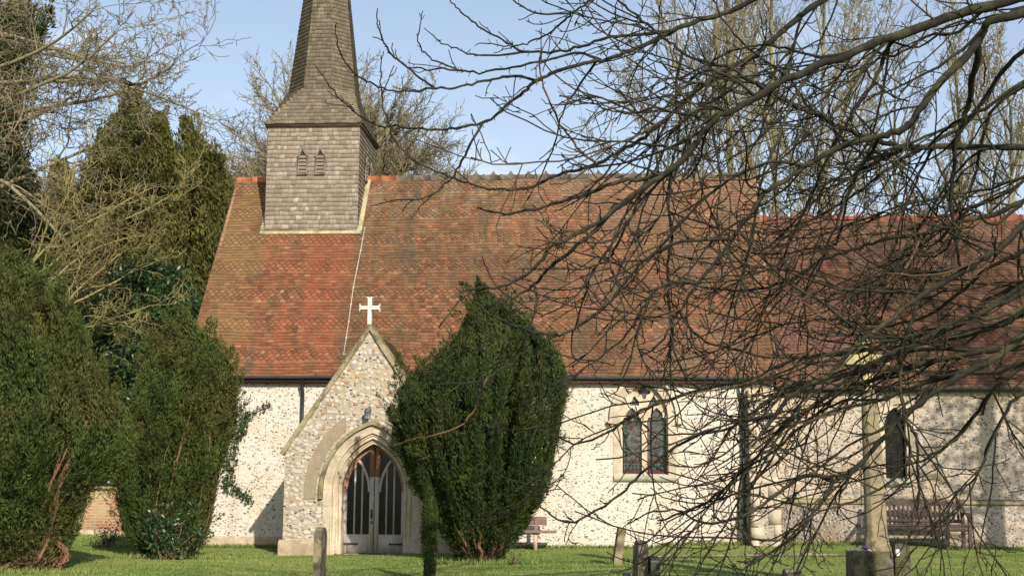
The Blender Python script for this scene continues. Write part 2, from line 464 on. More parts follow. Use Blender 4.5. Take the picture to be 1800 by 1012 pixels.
def arch_pts(cx, zs, a, h, d=0.0, n=14, z0=None):
    """two-centred pointed arch: half width a, rise h over spring zs, offset outward d; closed down to z0 if given"""
    c = (h * h - a * a) / (2 * a); Rr = a + c
    e = Rr + d
    top = math.sqrt(max(e * e - c * c, 0))
    t1 = math.atan2(top, c)
    left = [(cx + c - e * math.cos(t), zs + e * math.sin(t)) for t in np.linspace(0, t1, n)]
    right = [(2 * cx - x, z) for x, z in left[::-1][1:]]
    pts = left + right
    if z0 is not None: pts = [(pts[0][0], z0)] + pts + [(pts[-1][0], z0)]
    return pts

def courses(mb, O, U, Vd, Nn, vmax, lo, hi, gauge, wid, thick, rng, style=None, jit=.25, lap=1.9, rise=None):
    """overlapping courses of tiles/shingles on the plane O + u*U + v*Vd"""
    O, U, Vd, Nn = (np.asarray(x, float) for x in (O, U, Vd, Nn))
    rise = thick * 1.4 if rise is None else rise
    nrow = int(math.ceil(vmax / gauge))
    for i in range(nrow):
        v0 = i * gauge; vm = min(v0 + gauge * .5, vmax)
        a, b = lo(vm), hi(vm)
        if b - a < .02: continue
        x = a - rng.random() * wid; xs = []
        x = a - (wid * .5 if i % 2 else 0) - rng.random() * wid * jit
        while x < b:
            w = wid * (1 + jit * rng.uniform(-1, 1)); xs.append((max(x, a), min(x + w - .004, b))); x += w
        xs = np.array([q for q in xs if q[1] - q[0] > .012])
        if not len(xs): continue
        x0, x1 = xs[:, 0], xs[:, 1]; m = len(xs)
        vt = min(v0 + gauge * lap, vmax + .0)
        h0 = rise + rng.uniform(-.15, .25, m) * thick; ht = h0 * (1 - (vt - v0) / (gauge * lap)) + thick * .1
        dv = rng.uniform(-.10, .10, m) * gauge
        pt = lambda u, v, h: O + np.outer(u, U) + np.outer(np.broadcast_to(v, (m,)), Vd) + np.outer(h, Nn)
        st = style(i) if style else 'plain'
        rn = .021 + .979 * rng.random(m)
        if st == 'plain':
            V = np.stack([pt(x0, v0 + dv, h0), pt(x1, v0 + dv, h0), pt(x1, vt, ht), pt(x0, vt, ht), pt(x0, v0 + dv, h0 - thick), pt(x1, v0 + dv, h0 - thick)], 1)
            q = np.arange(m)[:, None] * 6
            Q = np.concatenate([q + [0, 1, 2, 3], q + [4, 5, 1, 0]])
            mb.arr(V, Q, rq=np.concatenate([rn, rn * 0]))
        else:
            xm = (x0 + x1) / 2; k = gauge * .78
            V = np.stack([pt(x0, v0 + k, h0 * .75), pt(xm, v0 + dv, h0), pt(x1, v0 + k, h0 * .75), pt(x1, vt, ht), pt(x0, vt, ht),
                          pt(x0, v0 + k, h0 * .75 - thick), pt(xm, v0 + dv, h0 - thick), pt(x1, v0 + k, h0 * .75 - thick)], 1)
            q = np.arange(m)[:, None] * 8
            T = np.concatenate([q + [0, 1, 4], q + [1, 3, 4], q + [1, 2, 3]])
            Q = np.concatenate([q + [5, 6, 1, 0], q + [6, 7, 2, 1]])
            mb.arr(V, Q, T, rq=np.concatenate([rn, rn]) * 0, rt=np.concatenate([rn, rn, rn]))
# ---------------------------------------------------------------- setting
X0, X1, ZE, ZR, YC = -9.028, 3.411, 3.612, 8.645, 3.6
WIN_Z = float(at(1133, 834, WY)[2])

def ground_z(x, y):
    x = np.asarray(x, float); y = np.asarray(y, float)
    z = .10 * np.clip((x + 8) / 12, 0, 1.3) * np.clip((y + 9) / 6, 0, 1)
    z = z + .025 * np.sin(x * .9 + 1.3) * np.sin(y * .7) * np.clip((-.6 - y) / 2, 0, 1)
    z = z + np.where(y < -8.5, -.02 * np.clip(-8.5 - y, 0, 12), 0)
    z = z + np.clip((y - 8) / 60, 0, 3) * .6
    bank = np.clip((y + 2.75) / .12, 0, 1) * np.clip((x - .9) / .3, 0, 1) * np.clip((6.6 - x) / .5, 0, 1) * .075
    return z + bank * np.clip((.4 - y) / .3, 0, 1)

def grid_axis(a, b, fine0, fine1, step):
    left = -np.geomspace(1, max(fine0 - a, 1.01) + 1, 26)[::-1] + 1 + fine0
    right = np.geomspace(1, max(b - fine1, 1.01) + 1, 26) - 1 + fine1
    return np.unique(np.concatenate([left, np.arange(fine0, fine1, step), right]))
gx, gy = grid_axis(-900, 900, -14, 14, .18), grid_axis(-200, 1500, -11, 1, .12)
GX, GY = np.meshgrid(gx, gy)
GV = np.stack([GX, GY, ground_z(GX, GY)], -1).reshape(-1, 3)
nx, ny = len(gx), len(gy)
ii, jj = np.meshgrid(np.arange(nx - 1), np.arange(ny - 1))
b0 = (jj * nx + ii).ravel()
lawn = MB().arr(GV, np.stack([b0, b0 + 1, b0 + nx + 1, b0 + nx], 1)).build('lawn', mat_grass('lawn_soil'), smooth=True)
tag(lawn, kind='structure')

# grass blades where the photo shows the lawn
def scatter_grass(n, x0, x1, y0, y1, rng):
    y = y0 + (y1 - y0) * rng.random(n) ** 1.0; x = rng.uniform(x0, x1, n)
    p = np.stack([x, y], 1)
    keep = np.ones(n, bool)
    keep &= ~((y > WY - .03) & (x > X0 - .1))
    keep &= ~((y > PY - .02) & (x > PLX0) & (x < PLX1))
    keep &= ~((abs(y + 2.89) < .12) & (x > 1.0) & (x < 6.6) & (rng.random(n) < .93))
    keep &= ~((y < -2.3) & (y > -2.9) & (abs(x - PCX) < .62))
    x, y = x[keep], y[keep]
    C = np.stack([x, y, ground_z(x, y) - .01], 1)
    D = np.stack([rng.normal(0, .38, len(x)), rng.normal(0, .38, len(x)), np.ones(len(x))], 1)
    return C, D
PCX = float(at(652, 870, PY)[0])
PLX0 = float(at(499, 870, PY)[0]); PLX1 = 2 * PCX - PLX0
rg = np.random.default_rng(3)
gm = MB()
C_, D_ = scatter_grass(210000, -11.5, 10.5, -9.4, .16, rg)
patch = .5 + .5 * np.sin(C_[:, 0] * 1.7 + np.sin(C_[:, 1] * 2.1) * 2) * np.sin(C_[:, 1] * 3.1 + C_[:, 0] * .6)
leaves(gm, C_, D_, .022 + .018 * patch, .010, rg)
C_, D_ = scatter_grass(30000, -15, -9, -1, 8, rg)
leaves(gm, C_, D_, .06, .016, rg)
# tufts left long against walls
tx = np.concatenate([rg.uniform(PLX1, X1 + 6, 5000), rg.uniform(X0, PLX0, 1500)]); ty = WY - .04 - rg.random(len(tx)) ** 2 * .15
leaves(gm, np.stack([tx, ty, ground_z(tx, ty) - .01], 1), np.stack([rg.normal(0, .3, len(tx)), rg.normal(-.2, .3, len(tx)), np.ones(len(tx))], 1), .10, .012, rg)
tag(gm.build('grass', mat_grass('grass_blades', True)), 'short winter grass covering the churchyard lawn', 'grass', kind='stuff')

tu = []
for (px_, Y_, w_, n_) in ((1535, -8.6, .5, 500), (1587, -8.85, .2, 160), (1088, -5.0, .2, 160), (845, -4.9, 1.0, 500), (290, -3.9, 1.0, 500), (60, -8.0, 1.2, 500), (1392, -10.9, .3, 200)):
    c_ = at(px_, 960, Y_); n2 = n_
    tu.append(np.stack([c_[0] + rg.uniform(-w_, w_, n2), Y_ + rg.normal(0, .12, n2) - .05], 1))
tu = np.concatenate(tu)
leaves(gm_tufts := MB(), np.stack([tu[:, 0], tu[:, 1], ground_z(tu[:, 0], tu[:, 1]) - .01], 1), np.stack([rg.normal(0, .35, len(tu)), rg.normal(0, .35, len(tu)), np.ones(len(tu))], 1), .11, .012, rg)
tag(gm_tufts.build('grass', mat_grass('grass_tufts', True)), 'longer uncut grass round the feet of stones and yews', 'grass', kind='stuff')
# a few dead leaves and broken twigs left on the lawn
fl_ = MB(); n_ = 260; fx = rg.uniform(-10, 9, n_); fy = rg.uniform(-9, -.2, n_); fy = np.where(fx < PLX1, np.minimum(fy, PY - .1), fy)
leaves(fl_, np.stack([fx, fy, ground_z(fx, fy) + .02], 1), np.stack([rg.normal(0, 1, n_), rg.normal(0, 1, n_), rg.normal(0, .25, n_)], 1), .06, .035, rg)
tag(fl_.build('fallen_leaves', simple('dead_leaves', (.08, .05, .022), (.17, .11, .05), 30, .9)), 'scattered brown dead leaves lying on the lawn', 'leaves', kind='stuff')
# the edging of old stones along the bank
kb = MB()
rk = np.random.default_rng(5)
x = -.9 + 1.6
KX1 = float(at(1490, 972, -2.86)[0])
while x < KX1:
    w = rk.uniform(.1, .3)
    if rk.random() < .82:
        a = rk.uniform(-.2, .2); R_ = np.array([[math.cos(a), -math.sin(a), 0], [math.sin(a), math.cos(a), 0], [0, 0, 1]])
        kb.box((x + w / 2, -2.86 + rk.uniform(-.03, .03), float(ground_z(x, -2.9)) + rk.uniform(.0, .02)), (w, rk.uniform(.07, .12), rk.uniform(.05, .1)), R_, rk.random(), .85)
    x += w + rk.uniform(.0, .05)
kerb = kb.build('path_edging', mat_stone('edging_stone', (.30, .24, .17), (.17, .13, .09), (.07, .055, .04)), bevel=.012)
tag(kerb, kind='structure')
sx_ = np.linspace(.9, KX1 + .1, 40); pe = MB(); rp_ = np.random.default_rng(6)
for i in range(39):
    ya, yb_ = -3.02 + .03 * math.sin(i * 1.1), -2.76
    q = [(sx_[i], ya), (sx_[i + 1], -3.02 + .03 * math.sin((i + 1) * 1.1)), (sx_[i + 1], yb_), (sx_[i], yb_)]
    pe.face([(x_, y_, float(ground_z(x_, min(y_, -2.8))) + .014) for x_, y_ in q])
tag(pe.build('soil_edge', simple('bare_soil', (.10, .07, .045), (.17, .125, .085), 9, .95, .1, .6)), kind='structure')

# ---------------------------------------------------------------- church
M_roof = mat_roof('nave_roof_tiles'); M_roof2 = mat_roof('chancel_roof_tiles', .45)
M_flint = mat_flint('flint_rubble_nave', (.62, .562, .48), [(0, (.56, .50, .42)), (.3, (.66, .60, .51)), (.55, (.40, .32, .23)), (.68, (.52, .47, .40)), (.85, (.20, .17, .15)), (.93, (.70, .65, .57))], .44, 15, .40, (.58, .49, .375))
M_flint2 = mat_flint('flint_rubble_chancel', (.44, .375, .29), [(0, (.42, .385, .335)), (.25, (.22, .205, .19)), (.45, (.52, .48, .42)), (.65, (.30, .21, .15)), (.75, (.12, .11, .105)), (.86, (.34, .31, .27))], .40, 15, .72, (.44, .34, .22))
M_flintp = mat_flint('flint_porch', (.40, .34, .25), [(0, (.52, .48, .41)), (.22, (.42, .37, .30)), (.38, (.33, .21, .12)), (.42, (.46, .42, .36)), (.62, (.30, .27, .24)), (.78, (.17, .155, .145)), (.82, (.43, .35, .25)), (.91, (.66, .61, .53))], .3, 11, .93, (.42, .32, .19), (.40, .62))
M_ash = mat_stone('dressed_stone', (.55, .47, .35), (.42, .34, .24), (.24, .19, .13), None, .5, 3, .31)
M_ash2 = mat_stone('moulded_stone', (.60, .52, .39), (.47, .38, .26), (.28, .21, .13), None, .5)
M_mossy = mat_stone('mossy_stone', (.34, .29, .19), (.22, .19, .115), (.08, .07, .045), (.27, .24, .11), .8, 7)
M_render = mat_stone('grey_cement', (.31, .25, .175), (.27, .215, .15), (.22, .18, .13), None, .3, 8)
M_plinth = mat_stone('plinth_stone', (.52, .42, .29), (.38, .30, .20), (.17, .14, .09), None, .6, 4)
M_white = mat_stone('pale_carved_stone', (.74, .69, .60), (.62, .56, .46), (.40, .34, .24), None, .4, 6)
M_iron = simple('dark_iron', (.012, .012, .013), (.035, .033, .032), 8, .5, .4)
M_gut = simple('grey_gutter_paint', (.05, .052, .055), (.095, .095, .095), 5, .5, .4)
M_lead = simple('grey_lead', (.07, .075, .08), (.13, .135, .14), 6, .5, .4)
M_flash = mat_stone('lichened_flashing', (.42, .37, .25), (.28, .25, .15), (.18, .16, .10), (.44, .40, .19), .6, 6)
M_sh = mat_shingle('oak_shingles', (1.52, 1.47, 1.43)); M_sh2 = mat_shingle('spire_shingles', (.74, .70, .60))
M_door = simple('weathered_oak', (.34, .31, .275), (.54, .49, .43), 5, .8, .2, .4, (12, 12, 1))
M_doorred = simple('sheltered_oak', (.22, .11, .07), (.33, .19, .13), 5, .75, .2, .4, (12, 12, 1))
M_glass = mat_glass_dark('dark_glass')
M_under = simple('roof_underlay', (.05, .03, .02), (.09, .05, .035), 4, .9)
M_wood = simple('bare_wood', (.15, .12, .09), (.24, .2, .15), 5, .85)

church = tag(empty('church', (-3, 3.6, 0)), 'flint church with red tiled roof, shingled bell turret and gabled porch', 'church')
RT = np.random.default_rng(21)
SL = math.hypot(YC, ZR - ZE); VS = np.array([0, YC / SL, (ZR - ZE) / SL]); NS = np.array([0, -VS[2], VS[1]])

# nave walls with the window opening
WA, WH = .478, .74
wcx = float(at(1133, 760, WY)[0]); wzs = WIN_Z + 1.16
wall_l, wall_r = X0 + .22, X1 - .05
win_hole = arch_pts(wcx, wzs, WA, WH, .03, 12, WIN_Z)
plate('nave_wall', [(wall_l, -.4), (wall_r, -.4), (wall_r, ZE - .02), (wall_l, ZE - .02)], [win_hole], WY, .55, M_flint, church)
b = MB(); b.span((wall_l, 2 * YC - WY - .5, -.4), (wall_r, 2 * YC - WY, ZE - .02))
b.prism([(WY + .56, -.4), (2 * YC - WY - .51, -.4), (2 * YC - WY - .51, ZE), (YC, ZR - .15), (WY + .56, ZE)], wall_l, wall_l + .5, 0)
b.prism([(WY + .56, -.4), (2 * YC - WY - .51, -.4), (2 * YC - WY - .51, ZE), (YC, ZR - .15), (WY + .56, ZE)], wall_r - .5, wall_r, 0)
b.build('gable_wall', M_flint, church)
b = MB(); b.span((wall_l - .05, WY - .05, -.4), (PLX0 - .01, WY + .02, .24)); b.build('plinth', M_plinth, church, bevel=.02)

# nave roof: underlay plus single tiles in plain and pointed bands
b = MB()
b.prism([(0.03, ZE - .06), (YC, ZR - .09), (2 * YC, ZE - .06), (2 * YC, ZE - .16), (YC, ZR - .2), (0.03, ZE - .12)], X0, X1, 0)
nave_roof = b.build('roof_deck', M_under, church)
b = MB()
sty = lambda i: 'point' if (i % 10) in (5, 6, 7, 8) else 'plain'
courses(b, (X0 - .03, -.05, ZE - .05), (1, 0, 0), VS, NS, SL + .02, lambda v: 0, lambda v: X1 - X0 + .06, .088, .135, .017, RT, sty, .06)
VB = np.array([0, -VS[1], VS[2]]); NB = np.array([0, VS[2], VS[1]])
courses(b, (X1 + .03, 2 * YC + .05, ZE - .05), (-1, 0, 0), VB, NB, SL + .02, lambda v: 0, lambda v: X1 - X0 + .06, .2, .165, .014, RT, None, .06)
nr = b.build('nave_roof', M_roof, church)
n_ = len(nr.data.vertices); co = np.empty(n_ * 3, np.float32); nr.data.vertices.foreach_get('co', co); co = co.reshape(n_, 3)
co += (NS * 1.0)[None] * (.022 * np.sin(co[:, :1] * 1.3 + 1) * np.sin(co[:, 2:] * 1.1) + .012 * np.sin(co[:, :1] * 3.7 + co[:, 2:] * 1.9))
nr.data.vertices.foreach_set('co', co.ravel()); nr.data.update()
# verge mortar at the two gable ends
for nm, xx in (('verge', X0), ('verge', X1)):
    b = MB(); n_ = 40
    for i in range(n_):
        t0, t1 = i / n_, (i + 1) / n_
        p = np.array([xx, YC * (t0 + t1) / 2, ZE + (ZR - ZE) * (t0 + t1) / 2])
        Rm = np.stack([[1, 0, 0], VS, NS], 1)
        b.box(p - NS * .03, (.07 + RT.uniform(-.01, .01), SL / n_ * .98, .10), Rm, RT.random())
    b.build(nm, mat_stone('verge_mortar' + ('' if xx < 0 else '_east'), (.38, .24, .15), (.28, .15, .09), (.16, .10, .07)), church)
# ridge tiles, old grey crested ones and new orange plain ones
M_ridge = mat_stone('old_ridge_tiles', (.155, .125, .10), (.11, .085, .068), (.06, .05, .04), (.20, .18, .11), .6, 6)
M_ridgeo = mat_stone('new_ridge_tiles', (.46, .17, .08), (.38, .12, .055), (.2, .09, .05), None, .4, 5)
def ridge(x0, x1, yc, z, mat, name, crest, step=.42, r=.112):
    b = MB(); x = x0
    while x < x1 - .02:
        e = min(x + step, x1); k = 9
        A = []
        for q, rr in ((x, r), (e - .05, r * .96), (e - .05, r * 1.12), (e, r * 1.12)):
            th = np.linspace(-.35, math.pi + .35, k)
            A.append(np.stack([np.full(k, q), yc + rr * np.cos(th), z - .05 + rr * np.sin(th)], 1))
        V = np.concatenate(A); Q = [[i * k + j, i * k + j + 1, (i + 1) * k + j + 1, (i + 1) * k + j] for i in range(3) for j in range(k - 1)]
        b.arr(V, Q, rq=RT.random())
        if crest:
            cx_ = (x + e) / 2
            b.prism([(cx_ - .09, z + r - .06), (cx_ + .09, z + r - .06), (cx_ + .035, z + r - .015), (cx_ + .018, z + r + .03), (cx_ - .018, z + r + .03), (cx_ - .035, z + r - .015)], yc - .025, yc + .025)
        x = e
    return b.build(name, mat, church, smooth=False)
TX, TS, TZ = -6.953, 2.174, 9.687
xo = float(at(700, 320, YC)[0])
ridge(X0, TX - TS / 2, YC, ZR, M_ridgeo, 'ridge_tiles', False)
ridge(TX + TS / 2, xo, YC, ZR, M_ridgeo, 'ridge_tiles', False)
ridge(xo, X1, YC, ZR, M_ridge, 'ridge_tiles', True)

# gutters and downpipes
def gutter(x0, x1, y, z, name='gutter', r=.062):
    k = 9; th = np.linspace(math.pi, 2 * math.pi, k)
    A = np.stack([np.full(k, x0), y + r * np.cos(th), z + r * np.sin(th)], 1); B = A.copy(); B[:, 0] = x1
    b = MB(); V = np.concatenate([A, B]); b.arr(V, [[j, j + 1, k + j + 1, k + j] for j in range(k - 1)]); b.face(A); b.face(B[::-1])
    b.span((x0, y + r, z - .10), (x1, y + r + .025, z + .02))
    xx = x0 + .4
    while xx < x1:
        b.box((xx, y, z - .005), (.025, r * 2.25, .015)); xx += .9
    return b.build(name, M_gut, church)
gutter(X0 + .02, X1 - .02, -.045, ZE - .03)
b = MB(); b.span((X0 + .25, -.0, ZE - .17), (X1 - .06, WY - .003, ZE - .085)); b.build('fascia', M_under, church)
def downpipe(px_top, py_top, px_bot, py_bot, name='downpipe', y=.07, hop=True):
    b = MB(); a = at(px_top, py_top, y); e = at(px_bot, py_bot, y)
    e[0] = a[0]
    a2 = a + np.array([0, -.1, 0])
    pts = [(a[0] - .0, -.04, ZE - .08), (a[0], -.03, ZE - .2), (a[0], y, ZE - .42), (a[0], y, e[2])]
    b.tube(pts, .036, 8)
    for z in np.arange(e[2] + .25, ZE - .6, 1.15): b.tube([(a[0], y, z), (a[0], y, z + .06)], .047, 8); b.box((a[0], y + .04, z + .03), (.13, .02, .05))
    return b.build(name, M_iron, church, smooth=False)
downpipe(533, 664, 533, 800)
downpipe(1304.5, 655, 1304.5, 957)

# bell turret
TY0 = YC - TS / 2; TXL, TXR = TX - TS / 2, TX + TS / 2
zf = ZE + (ZR - ZE) * TY0 / YC
def louvre_spots():
    out = []
    for px in (532.5, 563.5):
        p = at(px, 287, TY0); out.append(float(p[0]))
    return out
b = MB(); b.span((TXL + .03, TY0 + .03, zf - .6), (TXR - .03, TY0 + TS - .03, TZ)); core = b.build('turret_core', M_wood, church)
lx = louvre_spots(); lz0 = float(at(548, 305, TY0)[2]); lz1 = float(at(548, 275, TY0)[2]); lz2 = float(at(548, 267, TY0)[2])
b = MB()
def turret_face(O, U, N, w, z0):
    H = TZ - z0
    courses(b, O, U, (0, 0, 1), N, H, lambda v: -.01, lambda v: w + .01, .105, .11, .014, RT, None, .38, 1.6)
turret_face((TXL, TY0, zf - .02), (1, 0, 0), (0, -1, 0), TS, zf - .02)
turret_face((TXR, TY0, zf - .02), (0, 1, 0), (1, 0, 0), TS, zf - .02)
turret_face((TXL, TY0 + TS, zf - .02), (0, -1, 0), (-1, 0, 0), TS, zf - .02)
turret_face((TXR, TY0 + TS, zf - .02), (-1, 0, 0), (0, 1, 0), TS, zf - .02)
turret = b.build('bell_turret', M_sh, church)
# louvred openings: flat face coloured dark as the recess shade, gabled frame, slats
def louvre(cx, cy, n):
    U = np.array([1, 0, 0]) if abs(n[1]) > .5 else np.array([0, 1, 0]); n = np.array(n, float)
    hw = .088
    P = lambda u, z, d: np.array([cx, cy, 0]) + U * u + n * d + np.array([0, 0, z])
    fb = MB()
    pts = [(-hw, lz0), (hw, lz0), (hw, lz1), (0, lz2), (-hw, lz1)]
    q = [P(u, z, .030) for u, z in pts]
    if np.dot(np.cross(q[1] - q[0], q[2] - q[0]), n) < 0: q = q[::-1]
    fb.face(q); o = fb.build('louvre', M_iron, turret)
    sb = MB()
    for z in np.arange(lz0 + .045, lz1 + .02, .088):
        w = hw
        V = [P(-w, z - .02, .062), P(w, z - .02, .062), P(w, z + .03, .034), P(-w, z + .03, .034), P(-w, z - .038, .06), P(w, z - .038, .06)]
        Q = [[0, 1, 2, 3], [4, 5, 1, 0]]
        if n[0] > .5 or n[1] < -.5: pass
        sb.arr(np.array(V), Q)
    for s_ in (-1, 1):
        for (z0, z1, u0, u1) in ((lz0, lz1, hw, hw),):
            a = P(s_ * (hw + .012), z0 - .02, .045); c = P(s_ * (hw + .012), z1, .045)
            sb.tube([a, c], .02, 4)
        sb.tube([P(s_ * (hw + .03), lz1 - .01, .05), P(0, lz2 + .03, .05)], .022, 4)
    sb.tube([P(-hw - .03, lz0 - .025, .05), P(hw + .03, lz0 - .025, .05)], .022, 4)
    ob = sb.build('slats', M_wood, church); ob.name = 'louvre_slats'; return ob
for x_ in lx: louvre(x_, TY0, (0, -1, 0))
for y_ in (YC - .3, YC + .3): louvre(TXR, y_, (1, 0, 0))

# spire: square skirt broached to an octagon, octagonal spire
EZ = TZ + .02; ov = .075
ri = .5 * float(np.linalg.norm(at(505, 155, YC) - at(620, 155, YC)))
OZ = float(at(572, 155, YC - ri)[2])
AZ = float(at(566, -302, YC)[2])
sb = MB(); under = MB()
h_ = TS / 2 + ov; to = ri * math.tan(math.pi / 8)
def flat_face(p0, p1, q0, q1, mb):
    """courses on the trapezoid p0-p1 (bottom) to q0-q1 (top)"""
    p0, p1, q0, q1 = (np.array(p, float) for p in (p0, p1, q0, q1))
    O = (p0 + p1) / 2; top = (q0 + q1) / 2; U = (p1 - p0) if np.linalg.norm(p1 - p0) > 1e-6 else (q1 - q0)
    U = U / np.linalg.norm(U); V = top - O; V -= U * (V @ U); H = np.linalg.norm(V); V /= H; N = np.cross(U, V)
    a0, a1 = (p0 - O) @ U, (q0 - O) @ U; b0_, b1_ = (p1 - O) @ U, (q1 - O) @ U
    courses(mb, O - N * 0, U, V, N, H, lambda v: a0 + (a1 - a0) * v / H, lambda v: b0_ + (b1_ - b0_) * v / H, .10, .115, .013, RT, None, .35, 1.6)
    under.face([p0 - N * .012, p1 - N * .012, q1 - N * .012, q0 - N * .012])
for k in range(4):
    a = k * math.pi / 2; Rz = np.array([[math.cos(a), -math.sin(a), 0], [math.sin(a), math.cos(a), 0], [0, 0, 1]])
    T_ = lambda p: Rz @ np.array(p) + np.array([TX, YC, 0])
    flat_face(T_((-h_, -h_, EZ)), T_((h_, -h_, EZ)), T_((-to, -ri, OZ)), T_((to, -ri, OZ)), sb)
    flat_face(T_((h_, -h_, EZ)) - .0, T_((h_, -h_, EZ)), T_((to, -ri, OZ)), T_((ri, -to, OZ)), sb)
    flat_face(T_((-to, -ri, OZ)), T_((to, -ri, OZ)), T_((-.01, -.02, AZ)), T_((.01, -.02, AZ)), sb)
    flat_face(T_((to, -ri, OZ)), T_((ri, -to, OZ)), T_((.01, -.02, AZ)), T_((.02, -.01, AZ)), sb)
under.face([(TX - h_, YC - h_, EZ - .02), (TX - h_, YC + h_, EZ - .02), (TX + h_, YC + h_, EZ - .02), (TX + h_, YC - h_, EZ - .02)])
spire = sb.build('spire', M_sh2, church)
under.build('spire_boarding', M_under, spire)
b = MB()
for k in range(4):
    a = k * math.pi / 2; Rz = np.array([[math.cos(a), -math.sin(a), 0], [math.sin(a), math.cos(a), 0], [0, 0, 1]])
    b.box(Rz @ np.array([0, -h_ + .02, EZ - .035]) + np.array([TX, YC, 0]), (2 * h_ - .04, .03, .05), Rz)
    T_ = lambda p: Rz @ np.array(p) + np.array([TX, YC, 0])
b.build('eaves_board', M_under, spire)
# lead and lichened mortar where the turret meets the roof
b = MB(); Rm = np.stack([[1, 0, 0], VS, NS], 1)
pf = np.array([TX, TY0 - .03, zf]) - VS * .055
b.box(pf + NS * .03, (TS + .22, .10, .05), Rm)
for s_ in (-1, 1):
    c = np.array([TX + s_ * (TS / 2 + .06), (TY0 + YC) / 2, (zf + ZR) / 2])
    b.box(c + NS * .03, (.11, (YC - TY0) / VS[1], .05), Rm)
b.build('flashing', M_flash, church, bevel=.01)
# pale conductor cable down the roof
b = MB(); cp = []
for px, py in ((641, 400), (633, 440), (622, 505), (612, 565), (604, 622)):
    d = ray(px, py); t = (ZE - CAM[2] + (0 - CAM[1]) * -0)  # intersect the roof plane
    P0 = np.array([0, 0, ZE]); t = ((P0 + NS * .045 - CAM) @ NS) / (d @ NS); cp.append(CAM + d * t)
cp = np.array(cp); cp[1:-1, 0] += (.012, -.014, .01); b.tube(cp, .0105, 5)
for q_ in np.linspace(0, 1, 9):
    p_ = np.array([np.interp(q_ * 4, range(5), cp[:, i]) for i in range(3)]); b.box(p_ - NS * .01, (.045, .03, .03))
b.build('conductor_cable', simple('pale_cable', (.36, .31, .24), (.50, .44, .34), 3), church)

# window: tracery, glass, surround, hood, sill
def cusp_light(x0, x1, z0, zs, zt):
    c = (x0 + x1) / 2; w = (x1 - x0) / 2; h = zt - zs
    L_ = [(-1, 0), (-1, .18), (-.86, .42), (-.58, .46), (-.64, .62), (-.42, .84), (0, 1.08)]
    return [(x0, z0), (x1, z0)] + [(c - u * w, zs + v * h) for u, v in L_[:-1]] + [(c, zs + 1.08 * h)] + [(c + u * w, zs + v * h) for u, v in L_[:-1][::-1]]
M_tr = M_ash2
outer = arch_pts(wcx, wzs, WA, WH, .02, 12, WIN_Z - .01)
lw = .40; mull = .055
holes = [cusp_light(wcx - mull - lw, wcx - mull, WIN_Z + .02, wzs - .12, wzs + .20), cusp_light(wcx + mull, wcx + mull + lw, WIN_Z + .02, wzs - .12, wzs + .20)]
for s_ in (-1, 1):
    holes.append([(wcx + s_ * u, wzs + v) for u, v in ((.10, .27), (.30, .27), (.31, .32), (.25, .36), (.235, .43), (.195, .47), (.165, .42), (.115, .36))])
th = np.linspace(0, 2 * math.pi, 25)[:-1]
holes.append([(wcx + .105 * (1 + .32 * math.cos(4 * t)) * math.cos(t), wzs + .545 + .115 * (1 + .32 * math.cos(4 * t)) * math.sin(t)) for t in th])
window = plate('window', outer, holes, WY + .10, .12, M_tr, church)
b = MB()
b.prism(arch_pts(wcx, wzs, WA - .04, WH - .05, 0, 10, WIN_Z + .01), WY + .165, WY + .17)
b.build('stained_glass', None or mat_stained('stained_glass', wcx + 3, 2 * lw + 2 * mull), window)
d_in, d_out = .03, .17
ring = arch_pts(wcx, wzs, WA, WH, d_out, 12, WIN_Z - .02) + arch_pts(wcx, wzs, WA, WH, d_in - .02, 12, WIN_Z - .02)[::-1]
plate('surround', ring, [], WY - .012, .15, M_ash, window)
ring = arch_pts(wcx, wzs, WA, WH, .245, 12, wzs - .06) + arch_pts(wcx, wzs, WA, WH, .175, 12, wzs - .06)[::-1]
plate('hood_mould', ring, [], WY - .075, .08, M_ash2, window)
b = MB()
for s_ in (-1, 1): MB().box((wcx + s_ * (WA + .24), WY - .05, wzs - .09), (.13, .1, .07)).build('label_stop', M_ash2, window, bevel=.015)
b = MB(); b.prism([(WY - .06, WIN_Z - .02), (WY + .2, WIN_Z + .03), (WY + .2, WIN_Z - .14), (WY - .03, WIN_Z - .14)], wcx - WA - .16, wcx + WA + .16, 0)
b.build('sill', mat_stone('green_stained_sill', (.44, .39, .29), (.36, .34, .25), (.20, .21, .15), (.30, .36, .27), .8, 5), window)

# east quoin and two stage buttress at the end of the nave
bx0, bx1 = float(at(1318, 800, WY - .3)[0]), float(at(1368, 800, WY - .3)[0])
zb2 = float(at(1340, 838, WY - .5)[2]); zb1 = float(at(1340, 684, WY - .25)[2])
b = MB(); b.prism([(WY + .1, -.3), (WY - .52, -.3), (WY - .52, zb2 - .12), (WY - .28, zb2 + .1), (WY - .28, zb1 - .25), (WY - .02, zb1), (WY + .1, zb1)], bx0, bx1, 0)
but = b.build('buttress', M_flint2, church)
for side in (0, 1):
    z = 0.0; k = side; b = MB()
    while z < zb1 - .35:
        hgt = RT.uniform(.24, .36); yb = WY - .53 if z + hgt < zb2 - .1 else WY - .29
        if True:
            w_ = .24 if k % 2 else .13
            xa, xb = (bx0 - .006, bx0 + w_) if side == 0 else (bx1 - w_, bx1 + .006)
            b.span((xa, yb - .004, z - .006), (xb, WY - .05, min(z + hgt, zb1)), rnd=RT.random())
        z += hgt; k += 1
    b.build('quoin', M_ash, but)
